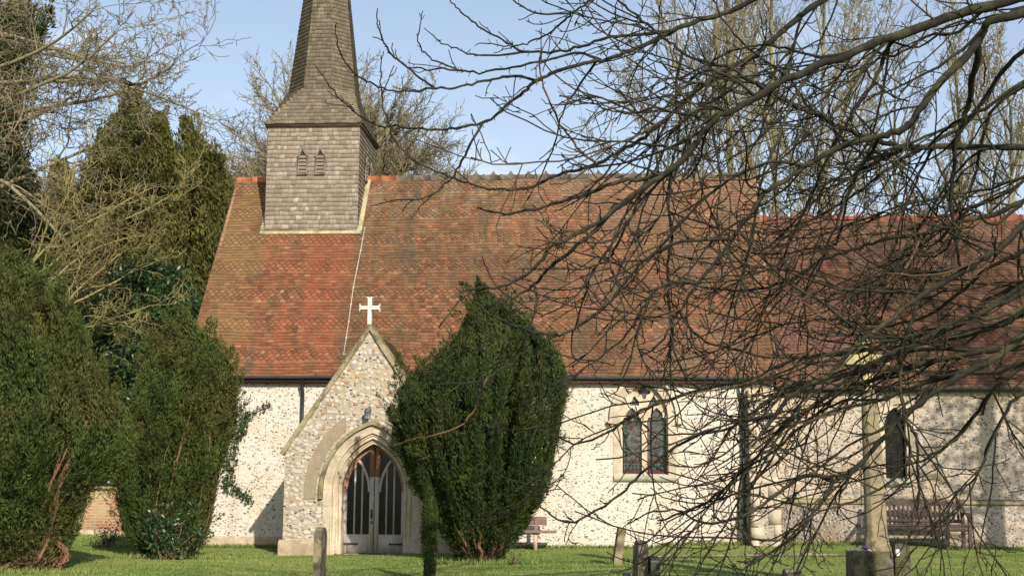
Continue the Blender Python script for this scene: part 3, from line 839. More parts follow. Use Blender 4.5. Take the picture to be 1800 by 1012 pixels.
for pr_ in ([(WY - .545, zb2 - .13), (WY - .545, zb2 - .07), (WY - .27, zb2 + .13), (WY - .27, zb2 - .0)], [(WY - .31, zb1 - .27), (WY - .31, zb1 - .2), (WY - .0, zb1 + .03), (WY - .0, zb1 - .1)]):
    MB().prism(pr_, bx0 - .02, bx1 + .02, 0).build('weathering', M_ash, but, bevel=.008)

# chancel
CX1 = 14.0; CYW = WY + .12
CZE = float(at(1440, 677, WY)[2]); CZR = float(at(1500, 384, YC)[2]); CYE = CYW - .14
ccx = float(at(1575, 800, CYW)[0]); cz0 = float(at(1575, 841, CYW)[2]); cz1 = float(at(1575, 748, CYW)[2]); cw = .215
chole = arch_pts(ccx, cz1, cw, .38, .02, 8, cz0)
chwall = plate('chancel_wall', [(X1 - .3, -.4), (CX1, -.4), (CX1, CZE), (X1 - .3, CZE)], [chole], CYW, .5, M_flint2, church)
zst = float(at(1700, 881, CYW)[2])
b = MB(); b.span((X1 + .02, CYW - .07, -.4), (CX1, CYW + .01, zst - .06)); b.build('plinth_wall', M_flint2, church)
b = MB(); b.prism([(CYW - .10, zst - .065), (CYW - .10, zst - .02), (CYW + .01, zst + .05), (CYW + .01, zst - .065)], X1 + .02, CX1, 0); b.build('string_course', M_mossy, church)
ring = arch_pts(ccx, cz1, cw, .38, .2, 8, cz0 - .02) + arch_pts(ccx, cz1, cw, .38, .0, 8, cz0 - .02)[::-1]
cwin = plate('window', ring, [], CYW - .012, .16, M_ash, church)
b = MB(); b.prism(arch_pts(ccx, cz1, cw, .38, .01, 8, cz0), CYW + .18, CYW + .19); b.build('pane', M_glass, cwin)
b = MB()
for z in np.arange(cz0 + .12, cz1 + .3, .14): b.box((ccx, CYW + .17, z), (cw * 2, .012, .012))
for u in (-.07, .07): b.box((ccx + u, CYW + .17, (cz0 + cz1) / 2 + .05), (.010, .012, cz1 - cz0 + .3))
b.build('glazing_bars', M_iron, cwin)
b = MB(); b.prism([(CYW - .06, cz0 - .02), (CYW + .2, cz0 + .03), (CYW + .2, cz0 - .16), (CYW - .03, cz0 - .16)], ccx - .3, ccx + .3, 0)
b.build('sill', mat_stone('green_stained_sill_chancel', (.36, .33, .25), (.27, .29, .21), (.16, .18, .13), (.23, .29, .22), .8, 5), cwin)
SC = math.hypot(YC - CYE, CZR - CZE); VC = np.array([0, (YC - CYE) / SC, (CZR - CZE) / SC]); NC = np.array([0, -VC[2], VC[1]])
b = MB(); b.prism([(CYE, CZE), (YC, CZR), (2 * YC - CYE, CZE), (2 * YC - CYE, CZE - .1), (YC, CZR - .14), (CYE, CZE - .08)], X1 + .01, CX1, 0); b.build('roof_deck', M_under, church)
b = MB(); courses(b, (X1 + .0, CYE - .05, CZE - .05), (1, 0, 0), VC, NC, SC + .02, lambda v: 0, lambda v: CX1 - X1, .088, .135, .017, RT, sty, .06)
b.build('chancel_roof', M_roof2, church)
M_ridgec = mat_stone('crested_red_ridge', (.30, .11, .07), (.20, .08, .055), (.1, .06, .05), None, .5, 5)
ridge(X1 + .05, CX1, YC, CZR, M_ridgec, 'ridge_tiles', True, .36, .11)
gutter(X1 + .06, CX1, CYE - .045, CZE - .03)

# ---------------------------------------------------------------- porch
pz_ap = float(at(650, 570, PY)[2]); px_e = float(at(490, 799, PY)[0]); pz_e = float(at(490, 799, PY)[2])
acx = float(at(652.7, 870, PY)[0]); aa = .5 * float(at(707.5, 900, PY)[0] - at(598, 900, PY)[0])
azs = float(at(652, 864, PY)[2]); ah = float(at(653, 779, PY)[2]) - azs; gz = .03
pcx = float(at(650.5, 600, PY)[0]); hw = pcx - PLX0
sl_ = (pz_ap - pz_e) / (pcx - px_e)
z_at = lambda x: pz_ap - sl_ * abs(x - pcx)
notch = arch_pts(acx, azs, aa, ah, .2, 14, -.3)
outl = [(PLX0, -.3)] + notch + [(pcx + hw, -.3), (pcx + hw, z_at(pcx + hw) - .05), (pcx, pz_ap - .05), (PLX0, z_at(PLX0) - .05)]
porch = plate('porch', outl, [], PY, .42, M_flintp, church)
b = MB()
for s_ in (-1, 1): MB().span((pcx + s_ * hw, PY + .43, -.3), (pcx + s_ * (hw - .35), WY, z_at(pcx + hw) - .08)).build('porch_side_wall', M_flint, porch)
def band(name, d0, d1, y, t, mat, z0=-.1, **k):
    return plate(name, arch_pts(acx, azs, aa, ah, d1, 16, z0) + arch_pts(acx, azs, aa, ah, d0, 16, z0)[::-1], [], y, t, mat, porch)
band('jamb_stone', .19, .33, PY - .006, .2, M_ash)
band('arch_order', .10, .20, PY + .06, .2, M_ash2)
band('arch_order', .0, .105, PY + .14, .25, M_ash2)
rb = MB()
for dd, yy, rr in ((.195, PY + .012, .020), (.15, PY + .05, .017), (.10, PY + .075, .022), (.05, PY + .135, .018)):
    rb.tube([(x, yy, z) for x, z in arch_pts(acx, azs, aa, ah, dd, 16, .05)], rr, 6)
rb.build('roll_moulding', M_ash2, porch, smooth=True)
zhood = float(at(562, 876, PY)[2])
hood_o = [p for p in arch_pts(acx, azs, aa, ah, .41, 20, None)]
band('hood_mould', .335, .405, PY - .075, .09, M_mossy, zhood)
# strip of cement render that once carried an outer arch
def arc_part(d0, d1, x_lo, x_hi):
    o_ = [p for p in arch_pts(acx, azs, aa, ah, d1, 60) if x_lo <= p[0] <= x_hi]; i_ = [p for p in arch_pts(acx, azs, aa, ah, d0, 60) if x_lo <= p[0] <= x_hi]
    return o_, i_
o_, i_ = arc_part(.47, .70, -99, float(at(610, 740, PY)[0]))
plate('cement_band', [(o_[0][0], zhood - .0)] + o_ + i_[::-1] + [(i_[0][0], zhood - .0)], [], PY - .018, .03, M_render, porch)
o_, i_ = arc_part(.47, .70, float(at(676, 740, PY)[0]), float(at(705, 740, PY)[0]))
plate('cement_band', o_ + i_[::-1], [], PY - .018, .03, M_render, porch)
b = MB()   # plinth, and quoins up the corner
for s_ in (-1, 1):
    xa, xb = pcx + s_ * (hw + .07), pcx + s_ * (aa + .34)
    MB().prism([(PY + .2, -.3), (PY - .07, -.3), (PY - .07, .22), (PY - .0, .29), (PY + .2, .29)], min(xa, xb), max(xa, xb), 0).build('porch_plinth', M_plinth, porch)
b = MB(); cw_ = .105; up_ = np.array([sl_, 1]) / math.hypot(sl_, 1)
for s_ in (-1, 1):
    xe = pcx + s_ * (hw + .10)
    nrm = np.array([-s_ * sl_, -1]) / math.hypot(sl_, 1)
    A_ = np.array([xe, z_at(xe)]); B_ = np.array([pcx, pz_ap])
    n_ = 7
    for i in range(n_):
        a_, c_ = A_ + (B_ - A_) * (i / n_), A_ + (B_ - A_) * ((i + .985) / n_)
        q = [a_, c_, c_ + nrm * cw_ * .8, a_ + nrm * cw_ * .8]
        if i == n_ - 1: q = [a_, B_, B_ + np.array([0, -cw_ * 1.1]), a_ + nrm * cw_ * .8]
        b.prism([tuple(p) for p in q], PY - .055, PY + .5, rnd=RT.random())
b.build('coping', M_mossy, porch)
# porch roof behind the coping
b = MB()
for s_ in (-1, 1):
    U = np.array([0, s_ * 1.0, 0]); run = np.array([pcx, pz_ap - .12]) - np.array([pcx + s_ * (hw + .12), z_at(pcx + hw + .12) - .12]); Hh = np.linalg.norm(run)
    V = np.array([run[0], 0, run[1]]) / Hh; N = np.cross(U, V)
    O = np.array([pcx + s_ * (hw + .12), PY + .45 if s_ > 0 else YC - .5, z_at(pcx + hw + .12) - .14])
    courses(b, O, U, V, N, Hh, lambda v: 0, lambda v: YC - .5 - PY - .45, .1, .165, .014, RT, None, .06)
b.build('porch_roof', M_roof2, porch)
# cross on the gable
b = MB(); c0 = at(650.5, 541, PY + .1); u = .40 / 37
def cross_poly(cx, cz, k, arm_l, arm_t, top, bot, flare):
    t = arm_t
    return [(cx + k * x, cz + k * z) for x, z in [(-t, bot), (t, bot), (t, -t), (arm_l - 2.4, -t), (arm_l, -flare), (arm_l - .6, 0), (arm_l, flare), (arm_l - 2.4, t), (t, t), (t, top - 2.4), (flare, top), (0, top - .6), (-flare, top), (-t, top - 2.4), (-t, t), (-arm_l + 2.4, t), (-arm_l, flare), (-arm_l + .6, 0), (-arm_l, -flare), (-arm_l + 2.4, -t), (-t, -t)]]
plate('gable_cross', cross_poly(c0[0], c0[2], u, 18.5, 3.2, 19.5, -30, 7.6), [], PY + .04, .11, M_white, porch)
# lamp over the arch
lp = at(648, 728, PY)
b = MB(); b.box((lp[0], PY - .03, lp[2] + .09), (.10, .06, .06)); b.tube([(lp[0], PY - .06, lp[2] + .08), (lp[0], PY - .13, lp[2] + .085), (lp[0], PY - .13, lp[2] + .06)], .012, 6)
b.tube([(lp[0], PY - .13, lp[2] + .075), (lp[0], PY - .13, lp[2] + .045), (lp[0], PY - .13, lp[2] + .04)], [.025, .07, .07], 10)
b.tube([(lp[0], PY - .13, lp[2] - .10), (lp[0], PY - .13, lp[2] - .085)], [.03, .05], 10)
for k in range(5):
    a = k * 2 * math.pi / 5; b.tube([(lp[0] + .06 * math.cos(a), PY - .13 + .06 * math.sin(a), lp[2] + .04), (lp[0] + .05 * math.cos(a), PY - .13 + .05 * math.sin(a), lp[2] - .09)], .006, 4)
lamp = b.build('porch_lamp', M_lead, porch)
b = MB(); b.tube([(lp[0], PY - .13, lp[2] - .085), (lp[0], PY - .13, lp[2] - .05), (lp[0], PY - .13, lp[2] + .04)], [.036, .048, .052], 10)
b.build('lamp_glass', simple('frosted_glass', (.22, .22, .21), (.3, .3, .29), 5, .25, .5), porch)

# doors: two leaves of weathered oak with slender bars over dark glass
DY = PY + .33
def sweep(pts, w, y0, y1, mb):
    """flat bar of width w following pts in XZ"""
    P = np.array(pts); T = np.gradient(P, axis=0); T /= np.linalg.norm(T, axis=1, keepdims=True); Nn = np.stack([-T[:, 1], T[:, 0]], 1)
    for i in range(len(P) - 1):
        q = [P[i] - Nn[i] * w / 2, P[i + 1] - Nn[i + 1] * w / 2, P[i + 1] + Nn[i + 1] * w / 2, P[i] + Nn[i] * w / 2]
        mb.prism([tuple(v) for v in q], y0, y1)
a_in = arch_pts(acx, azs, aa, ah, -.0, 40)
zb_, zr_ = gz + .01, gz + .36
for s_ in (-1, 1):
    mid = acx + s_ * .008
    outer_arc = [(x, z) for x, z in arch_pts(acx, azs, aa, ah, -.035, 40) if s_ * (x - acx) >= .02]
    outer_arc = outer_arc if s_ < 0 else outer_arc[::-1]       # from spring to apex
    b = MB(); rb_ = MB()
    edge_x = acx + s_ * (aa - .035)
    b.span((acx + s_ * (aa), DY, zb_), (acx + s_ * (aa - .07), DY + .05, azs))                # hanging stile
    b.span((mid, DY + .001, zb_), (mid + s_ * .085, DY + .051, azs + .28))                     # meeting stile
    b.span((acx + s_ * (aa - .072), DY + .004, zb_), (mid + s_ * .087, DY + .046, zr_))      # bottom rail
    rb_.span((mid, DY + .001, azs + .282), (mid + s_ * .095, DY + .051, azs + ah - .03))
    sweep(outer_arc, .07, DY + .0, DY + .05, rb_)
    # inner arc: mirror of the outer arch about the leaf's own centre
    lc = (edge_x + mid + s_ * .085) / 2
    ia = [(2 * lc - x + s_ * .012, z - .0) for x, z in outer_arc]
    ia = [p for p in ia if s_ * (p[0] - lc) <= .03]
    sweep(ia, .045, DY + .006, DY + .045, b)
    for f_ in (1 / 3, 2 / 3):
        xb_ = edge_x + s_ * -.035 + (mid + s_ * .085 - edge_x + s_ * .035) * f_
        arc_ = sorted(outer_arc if f_ < .5 else ia); zt_ = float(np.interp(xb_, [p[0] for p in arc_], [p[1] for p in arc_]))
        b.span((xb_ - .016, DY + .01, zr_ - .01), (xb_ + .016, DY + .04, zt_))
    leaf = b.build('door_leaf', M_door, church)
    rb_.build('door_head', M_doorred, leaf)
    hb = MB(); hz_ = gz + .18; x_o, x_i = acx + s_ * (aa - .02), acx + s_ * (aa - .31)
    hb.prism([(x_o, hz_ - .022), (x_i + s_ * .05, hz_ - .014), (x_i + s_ * .05, hz_ - .03), (x_i, hz_), (x_i + s_ * .05, hz_ + .03), (x_i + s_ * .05, hz_ + .014), (x_o, hz_ + .022)], DY - .012, DY)
    hb.build('hinge', M_iron, leaf)
    gb = MB(); gb.face([(x, DY + .03, z) for x, z in ([(mid, zr_), (acx + s_ * aa, zr_)] + ([(x, z) for x, z in (outer_arc)]) + [(mid, azs + ah - .05)])][::(1 if s_ > 0 else -1)])
    gb.build('pane', M_glass, leaf)
b = MB(); kx = acx - .045
b.box((kx, DY - .008, azs - .42), (.035, .014, .17)); b.tube([(kx, DY - .02, azs - .38), (kx, DY - .045, azs - .40), (kx, DY - .045, azs - .47), (kx, DY - .02, azs - .49)], .009, 6); b.box((kx, DY - .006, azs - .58), (.03, .01, .05))
b.build('door_handle', M_iron, church)
b = MB(); b.span((acx - aa - .1, PY + .05, -.2), (acx + aa + .1, PY + .7, gz)); b.build('threshold', M_plinth, church)
# ---------------------------------------------------------------- evergreens
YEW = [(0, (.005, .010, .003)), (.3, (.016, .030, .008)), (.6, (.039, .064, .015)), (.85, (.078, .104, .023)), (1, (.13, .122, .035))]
M_yew = mat_leaf('yew_foliage', YEW, .75, .12)
M_yewb = mat_leaf('yew_foliage_warm', [(0, (.007, .012, .004)), (.3, (.026, .043, .011)), (.6, (.060, .088, .019)), (.85, (.108, .130, .029)), (1, (.19, .135, .05))], .75, .12)
M_ever = mat_leaf('evergreen_foliage', [(0, (.020, .027, .008)), (.35, (.060, .072, .018)), (.7, (.125, .125, .030)), (1, (.22, .18, .055))], .75, .15)
M_holly = mat_leaf('glossy_foliage', [(0, (.012, .028, .010)), (.4, (.025, .055, .017)), (.75, (.042, .085, .024)), (1, (.09, .14, .045))], .35, .15, .35)
M_core = simple('inner_twigs', (.010, .014, .007), (.022, .022, .012), 5, .95, .1)
M_ybark = simple('reddish_yew_bark', (.10, .052, .03), (.26, .145, .085), 9, .9, .15, 1.0, (3, 3, .4))

def plumes(mb, base, ax, length, rad, n, leaf, lw, rng, up=.8, rnd_lo=0.0, rnd_hi=1.0, ptone=None):
    """upright shoots: leaves clothing each tapering plume. base (m,3), ax (m,3) unit"""
    m = len(base)
    u = rng.random((m, n)) ** .8
    ph = rng.uniform(0, 2 * math.pi, (m, n))
    ref = np.where(np.abs(ax[:, 2:]) > .9, np.array([[1., 0, 0]]), np.array([[0, 0, 1.]]))
    A = np.cross(ax, ref); A /= np.linalg.norm(A, axis=1, keepdims=True); B = np.cross(ax, A)
    prof = np.sqrt(np.clip(np.minimum(u * 5 + .15, 1), 0, 1)) * (1 - u ** 2.2) ** .7
    cl = rng.random((m, 14, 4)); cv = cl[np.arange(m)[:, None], np.minimum((u * 14).astype(int), 13), np.minimum((ph / (2 * math.pi) * 4).astype(int), 3)]
    r = rad[:, None] * prof * rng.uniform(.6, 1.05, (m, n)) * (.72 + .42 * cv)
    out = A[:, None] * np.cos(ph)[..., None] + B[:, None] * np.sin(ph)[..., None]
    C = base[:, None] + ax[:, None] * (u * length[:, None])[..., None] + out * r[..., None]
    D = out * (1 - up) + ax[:, None] * up + rng.normal(0, .22, (m, n, 3))
    pt_ = rng.uniform(rnd_lo, rnd_hi, (m, 1)) if ptone is None else np.asarray(ptone)[:, None] * .7 + rng.random((m, 1)) * .3
    tone = np.clip(pt_ * .42 + cv * .28 + rng.random((m, n)) * .30, 0, 1)
    leaves(mb, C.reshape(-1, 3), D.reshape(-1, 3), leaf, lw, rng, tone.ravel())

def sil_profile(sil, Y, zb):
    """silhouette [(py, left px, right px)] -> arrays z, xl, xr (metres)"""
    rows = []
    for py, l, r in sil:
        a, b_ = at(l, py, Y), at(r, py, Y); rows.append((float(a[2]), float(a[0]), float(b_[0])))
    rows = [(z_, (a_ + b_) / 2 - (b_ - a_) / 2 * .955, (a_ + b_) / 2 + (b_ - a_) / 2 * .955) for z_, a_, b_ in rows]
    rows.sort(); return [np.array(q) for q in zip(*rows)]

def upright_yew(name, sil, Y, label, cat, group, mat, seed, n_pl, leaf=.055, lw=.02, per=230, plen=(.7, 1.3), prad=(.09, .16), depth=.85, stems=9, stem_show=.0, lean=.12, trunk_x=None, spread=1.0, core=.78, wispy=0, stem_h=.5, stem_r=.04, columns=0, rough=.05, xstems=()):
    rng = np.random.default_rng(seed)
    z, xl, xr = sil_profile(sil, Y, 0)
    zlo, zhi = z[0], z[-1]
    xb = (xl[0] + xr[0]) / 2 if trunk_x is None else trunk_x
    g = float(ground_z(xb, Y))
    root = tag(empty(name, (xb, Y, g)), label, cat, group)
    def surf(zz, ph, k):
        l, r = np.interp(zz, z, xl), np.interp(zz, z, xr)
        cx, w = (l + r) / 2, (r - l) / 2
        return np.stack([cx + np.cos(ph) * w * k, Y + np.sin(ph) * w * k * depth, zz], -1), w
    # a dark inner mass so that no light falls straight through
    cm = MB(); nz, nk = 22, 20
    zz = np.linspace(zlo + .05, zhi - (zhi - zlo) * .10, nz); ph = np.linspace(0, 2 * math.pi, nk, endpoint=False)
    ZZ, PH = np.meshgrid(zz, ph, indexing='ij')
    kk = core * (1 + .10 * np.sin(5 * PH + 3 * ZZ) + .06 * np.sin(11 * PH - 5 * ZZ + 1))
    V, _ = surf(ZZ, PH, kk); i_, j_ = np.meshgrid(np.arange(nz - 1), np.arange(nk), indexing='ij')
    Q = np.stack([i_ * nk + j_, i_ * nk + (j_ + 1) % nk, (i_ + 1) * nk + (j_ + 1) % nk, (i_ + 1) * nk + j_], -1).reshape(-1, 4)
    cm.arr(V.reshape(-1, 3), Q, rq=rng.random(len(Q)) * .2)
    if columns:
        n1 = int(columns * .55); nc = columns; kmod = rng.uniform(0, 6.28, nc)
        c1 = (np.arange(n1) + rng.uniform(-.32, .32, n1)) * 2 * math.pi / n1; n2 = nc - n1; c2 = (np.arange(n2) + .5 + rng.uniform(-.3, .3, n2)) * 2 * math.pi / n2
        cph = np.concatenate([c1, c2]); ck = np.concatenate([rng.uniform(.90, 1.05, n1), rng.uniform(.58, .74, n2)]); tones, TN = rng.random(nc), []
        B_, A_, L2, R2 = [], [], [], []
        H_ = zhi - zlo
        for a_, k_, km, tn in zip(cph, ck, kmod, tones):
            zt_ = zlo + H_ * rng.uniform(.60, 1.03); zz_ = zlo + rng.uniform(.0, .3) * H_ * (0 if rng.random() < .5 else 1); rr = rng.uniform(*prad)
            while zz_ < zt_:
                st = rng.uniform(.22, .42) * (plen[0] / .6)
                zn = min(zz_ + st * 1.9, zhi)
                kA, kB = k_ * (1 + rough * math.sin(zz_ * 3.1 + km)), k_ * (1 + rough * math.sin(zn * 3.1 + km)); q0, w0 = surf(np.array(zz_), np.array(a_), kA); q1, w1 = surf(np.array(zn), np.array(a_), kB)
                if zz_ > zlo + .4 * H_ and abs(q1[0] - q0[0]) > 1.5 * (zn - zz_) + .02:
                    B_.append(q0); A_.append(np.array([0, 0, 1.])); TN.append(tn); L2.append(rng.uniform(.3, .6)); R2.append(rr * .8); break
                off = np.array([math.cos(a_), math.sin(a_), 0]) * rr * .5
                d_ = q1 - q0; ln_ = np.linalg.norm(d_)
                if ln_ < .08: break
                last = zz_ + st >= zt_
                B_.append(q0 - off + rng.normal(0, .02, 3)); A_.append(d_ / ln_ + rng.normal(0, .04, 3)); TN.append(tn); L2.append(ln_ * (1.5 if last else 1.15)); R2.append(rr * rng.uniform(.85, 1.15) * min(1, w0 / .5 + .3))
                zz_ += st
        A_ = np.array(A_); A_ /= np.linalg.norm(A_, axis=1, keepdims=True)
        plumes(cm, np.array(B_), A_, np.array(L2), np.array(R2), per, leaf, lw, rng, .72, ptone=TN)
    # plumes: dense on the camera side, thinner behind
    m = n_pl
    hz_ = rng.random(m * 3); wts = np.interp(zlo + hz_ * (zhi - zlo), z, xr - xl); keep = rng.random(m * 3) < (.25 + .75 * wts / wts.max()); hz_ = hz_[keep][:m]; m = len(hz_)
    ph = rng.uniform(0, 2 * math.pi, m); ph = np.where(np.sin(ph) > .35, -ph * (rng.random(m) < .6) + ph * (rng.random(m) >= .6), ph)
    L_ = rng.uniform(*plen, m) * (0.75 + .25 * (1 - hz_)); R_ = rng.uniform(*prad, m)
    zt = zlo + .02 + hz_ * (zhi - zlo - .02)                     # where each plume's tip lies
    kk = np.where(rng.random(m) < .72, rng.uniform(.86, 1.0, m), rng.uniform(.55, .9, m)) * spread
    tip, w = surf(zt, ph, kk)
    tip[:, 0] -= np.cos(ph) * R_ * .35; tip[:, 1] -= np.sin(ph) * R_ * .35
    zb2 = np.maximum(zt - L_, zlo - .02)
    bs, _ = surf(zb2, ph + rng.normal(0, .1, m), kk * np.clip(1 - lean * L_, .5, 1))
    short = np.linalg.norm(tip - bs, axis=1); ax = (tip - bs) / (short[:, None] + 1e-6); ax[short < .1] = (0, 0, 1)
    short = np.maximum(short, .25)
    plumes(cm, bs, ax, short + .05, R_, per, leaf, lw, rng, .72)
    if wispy:
        zt = zlo + (zhi - zlo) * rng.uniform(.05, .95, wispy); ph = rng.uniform(math.pi, 2 * math.pi, wispy)
        p, _ = surf(zt, ph, 1.0); d = np.stack([np.cos(ph) * .5, np.sin(ph) * .5, np.ones(wispy)], 1) + rng.normal(0, .3, (wispy, 3)); d /= np.linalg.norm(d, axis=1, keepdims=True)
        plumes(cm, p - d * .1, d, rng.uniform(.28, .75, wispy), rng.uniform(.05, .11, wispy), 90, leaf, lw, rng, .7, .4, 1)
    # stems
    sm = MB()
    for k in range(stems):
        p0 = np.array([xb + rng.normal(0, .10), Y - .05 + rng.normal(0, .10), g - .1])
        ph = rng.uniform(math.pi * .95, math.pi * 2.05); hh = zlo + (zhi - zlo) * rng.uniform(.5, 1.1) * stem_h
        p3, _ = surf(np.array(hh), np.array(ph), .90 + stem_show)
        pts = [p0]
        for t in np.linspace(.15, 1, 8):
            q, _ = surf(np.array(zlo + (hh - zlo) * t), np.array(ph), .90 + stem_show)
            k_ = min(1, t * 3.0); pts.append(p0 * (1 - k_) + q * k_ + rng.normal(0, .025, 3))
            pts[-1][2] = zlo + (hh - zlo) * t
        sm.tube(pts, np.linspace(stem_r, stem_r * .3, len(pts)) * rng.uniform(.7, 1.3), 6, rng.random())
    for path, wpx in xstems:
        q = []
        for x_, y_ in path:
            z_ = float(at(x_, y_, Y)[2]); l_, r_ = np.interp(z_, z, xl), np.interp(z_, z, xr); w_ = (r_ - l_) / 2
            u_ = np.clip((at(x_, y_, Y - depth * w_ * .8)[0] - (l_ + r_) / 2) / w_, -.97, .97)
            q.append(at(x_, y_, Y - depth * w_ * math.sqrt(1 - u_ * u_) * (1.03 if len(q) < 3 else .95)))
        q = np.array(q); dd_ = float((q[0] - CAM) @ FWD); k_ = 4; q = np.array([q[min(int(t), len(q) - 2)] * (1 - (t - min(int(t), len(q) - 2))) + q[min(int(t), len(q) - 2) + 1] * (t - min(int(t), len(q) - 2)) for t in np.linspace(0, len(q) - 1, 14)])
        q += rng.normal(0, .012, q.shape)
        for s_ in range(7 if wpx > 8 else 2):
            off = rng.normal(0, wpx / F * dd_ * .30, 3) * (0 if s_ == 0 else 1) + rng.normal(0, .018, q.shape) * (s_ > 0)
            sm.tube(q + off, np.linspace(wpx * .5, wpx * .16, 14) / F * dd_ * (.8 if s_ == 0 else rng.uniform(.2, .45)), 6, rng.random())
    cm.build('crown', mat, root)
    sm.build('trunk', M_ybark, root, smooth=True)
    return root

upright_yew('yew_tree', [(522, 842, 858), (534, 834, 874), (548, 824, 898), (566, 812, 926), (590, 802, 952), (614, 796, 976), (640, 776, 990), (648, 712, 996), (690, 690, 998), (730, 686, 992), (785, 692, 982), (822, 708, 972), (848, 722, 962), (880, 738, 950), (915, 762, 925), (942, 776, 908), (974, 802, 888), (990, 820, 868)], -4.3,
            'dense rounded Irish yew with upright plumes, hiding the right side of the porch', 'tree', 'yew trees', M_yew, 11, 70, .078, .0175, 270, (.6, .9), (.085, .13), .8, columns=58, core=.48, rough=.03, stems=12, stem_h=.18, stem_r=.035, wispy=90)
upright_yew('yew_tree', [(468, 0, 40), (482, -30, 60), (500, -70, 84), (540, -120, 122), (590, -140, 158), (650, -150, 184), (700, -150, 202), (740, -150, 210), (780, -150, 208), (830, -150, 190), (880, -140, 160), (920, -120, 132), (960, -100, 105), (1000, -60, 85), (1030, -20, 75)], -7.4,
            'big shaggy yew at the left edge with reddish stems showing at its foot', 'tree', 'yew trees', M_yewb, 12, 90, .070, .018, 330, (.55, 1.0), (.12, .21), .7, columns=50, core=.52, rough=.15, xstems=(([(30,1016),(62,985),(80,945),(92,900),(100,860),(128,800),(160,730)], 24), ([(60,1014),(84,970),(100,915),(128,862),(150,812)], 14), ([(10,1012),(50,1000),(90,975)], 16), ([(100,1005),(120,975),(95,940)], 10), ([(-20,1010),(20,990),(60,975),(88,940)], 12), ([(75,1012),(104,985),(112,968)], 9)), stems=5, stem_h=.42, stem_show=-.12, lean=.25, trunk_x=float(at(55, 1000, -7.4)[0]), wispy=230, stem_r=.06)
upright_yew('yew_tree', [(560, 306, 334), (578, 290, 352), (604, 276, 376), (624, 266, 408), (650, 258, 416), (700, 240, 418), (750, 222, 412), (800, 208, 404), (840, 202, 390), (880, 202, 376), (920, 212, 364), (950, 228, 362), (975, 252, 345), (988, 268, 325)], -3.2,
            'shaggy mid-sized yew with creeper in its foot, against the left end of the church', 'tree', 'yew trees', M_yewb, 13, 70, .070, .018, 300, (.5, .95), (.09, .16), .7, columns=42, core=.52, rough=.15, xstems=(([(300,982),(292,900),(310,810),(332,730),(345,680)], 6), ([(330,982),(352,880),(366,800),(372,745)], 5), ([(290,982),(275,900),(282,830),(300,770)], 4), ([(345,970),(370,900),(388,850)], 4)), stems=5, stem_h=.42, stem_show=-.12, lean=.25, wispy=190, stem_r=.035)
# laurel-like undergrowth at the foot of that yew
rng = np.random.default_rng(31)
def leafy_shrub(name, px, py, Y, wx, hz, n, label, seed, mat, leaf=.09, lw=.035, cat='shrub', group=None, dy=.4, stems=7):
    rng = np.random.default_rng(seed)
    p = at(px, py, Y); g = float(ground_z(p[0], Y)); root = tag(empty(name, (p[0], Y, g)), label, cat, group)
    sm, lm = MB(), MB()
    for k in range(stems):
        e = np.array([p[0] + rng.uniform(-1, 1) * wx, Y + rng.uniform(-1, 1) * dy, g + hz * rng.uniform(.5, 1)])
        b_ = np.array([p[0] + rng.normal(0, wx * .15), Y, g - .03]); mid = (b_ + e) / 2 + rng.normal(0, wx * .12, 3)
        pts = [b_, (b_ + mid) / 2, mid, (mid + e) / 2 + np.array([0, 0, .03]), e]
        sm.tube(pts, np.linspace(.012, .004, 5), 5, rng.random())
        m = n // stems; t = rng.uniform(.25, 1.0, m); P_ = np.stack([np.interp(t * 4, range(5), [q[i] for q in pts]) for i in range(3)], 1)
        C = P_ + rng.normal(0, .05 + wx * .08, (m, 3)); D = rng.normal(0, .6, (m, 3)) + np.array([0, -.25, .35])
        C[:, 2] = np.maximum(C[:, 2], g + .01)
        leaves(lm, C, D, leaf, lw, rng)
    lm.build('foliage', mat, root); sm.build('stem', M_ybark, root)
    return root
leafy_shrub('laurel_shrub', 300, 984, -4.35, .62, 1.0, 1500, 'low glossy-leaved shrub growing through the foot of the mid-sized yew', 32, M_holly, dy=.25, stems=12)
leafy_shrub('young_shrub', 192, 962, -.6, .42, .42, 420, 'small twiggy shrub on the grass in front of the brick wall', 33, M_holly, .06, .025, dy=.3)
leafy_shrub('yew_seedling', 908, 985, -5.2, .16, .30, 60, 'tiny sprig with a few leaves beside the foot of the porch yew', 34, M_holly, .05, .025, dy=.1, stems=4)

# slender column by the porch yew: a clipped young yew, narrow top and foot
upright_yew('columnar_conifer', [(853, 752, 757), (875, 745, 763), (905, 741, 768), (940, 741, 770), (970, 742, 768), (995, 745, 765), (1012, 748, 762), (1024, 750, 759)], -8.4,
            'slender dark columnar conifer, thin as a post, in front of the porch yew', 'tree', None, M_yew, 14, 80, .035, .013, 130, (.2, .4), (.035, .055), 1.0, stems=2, stem_h=.2, stem_r=.012, core=.6)

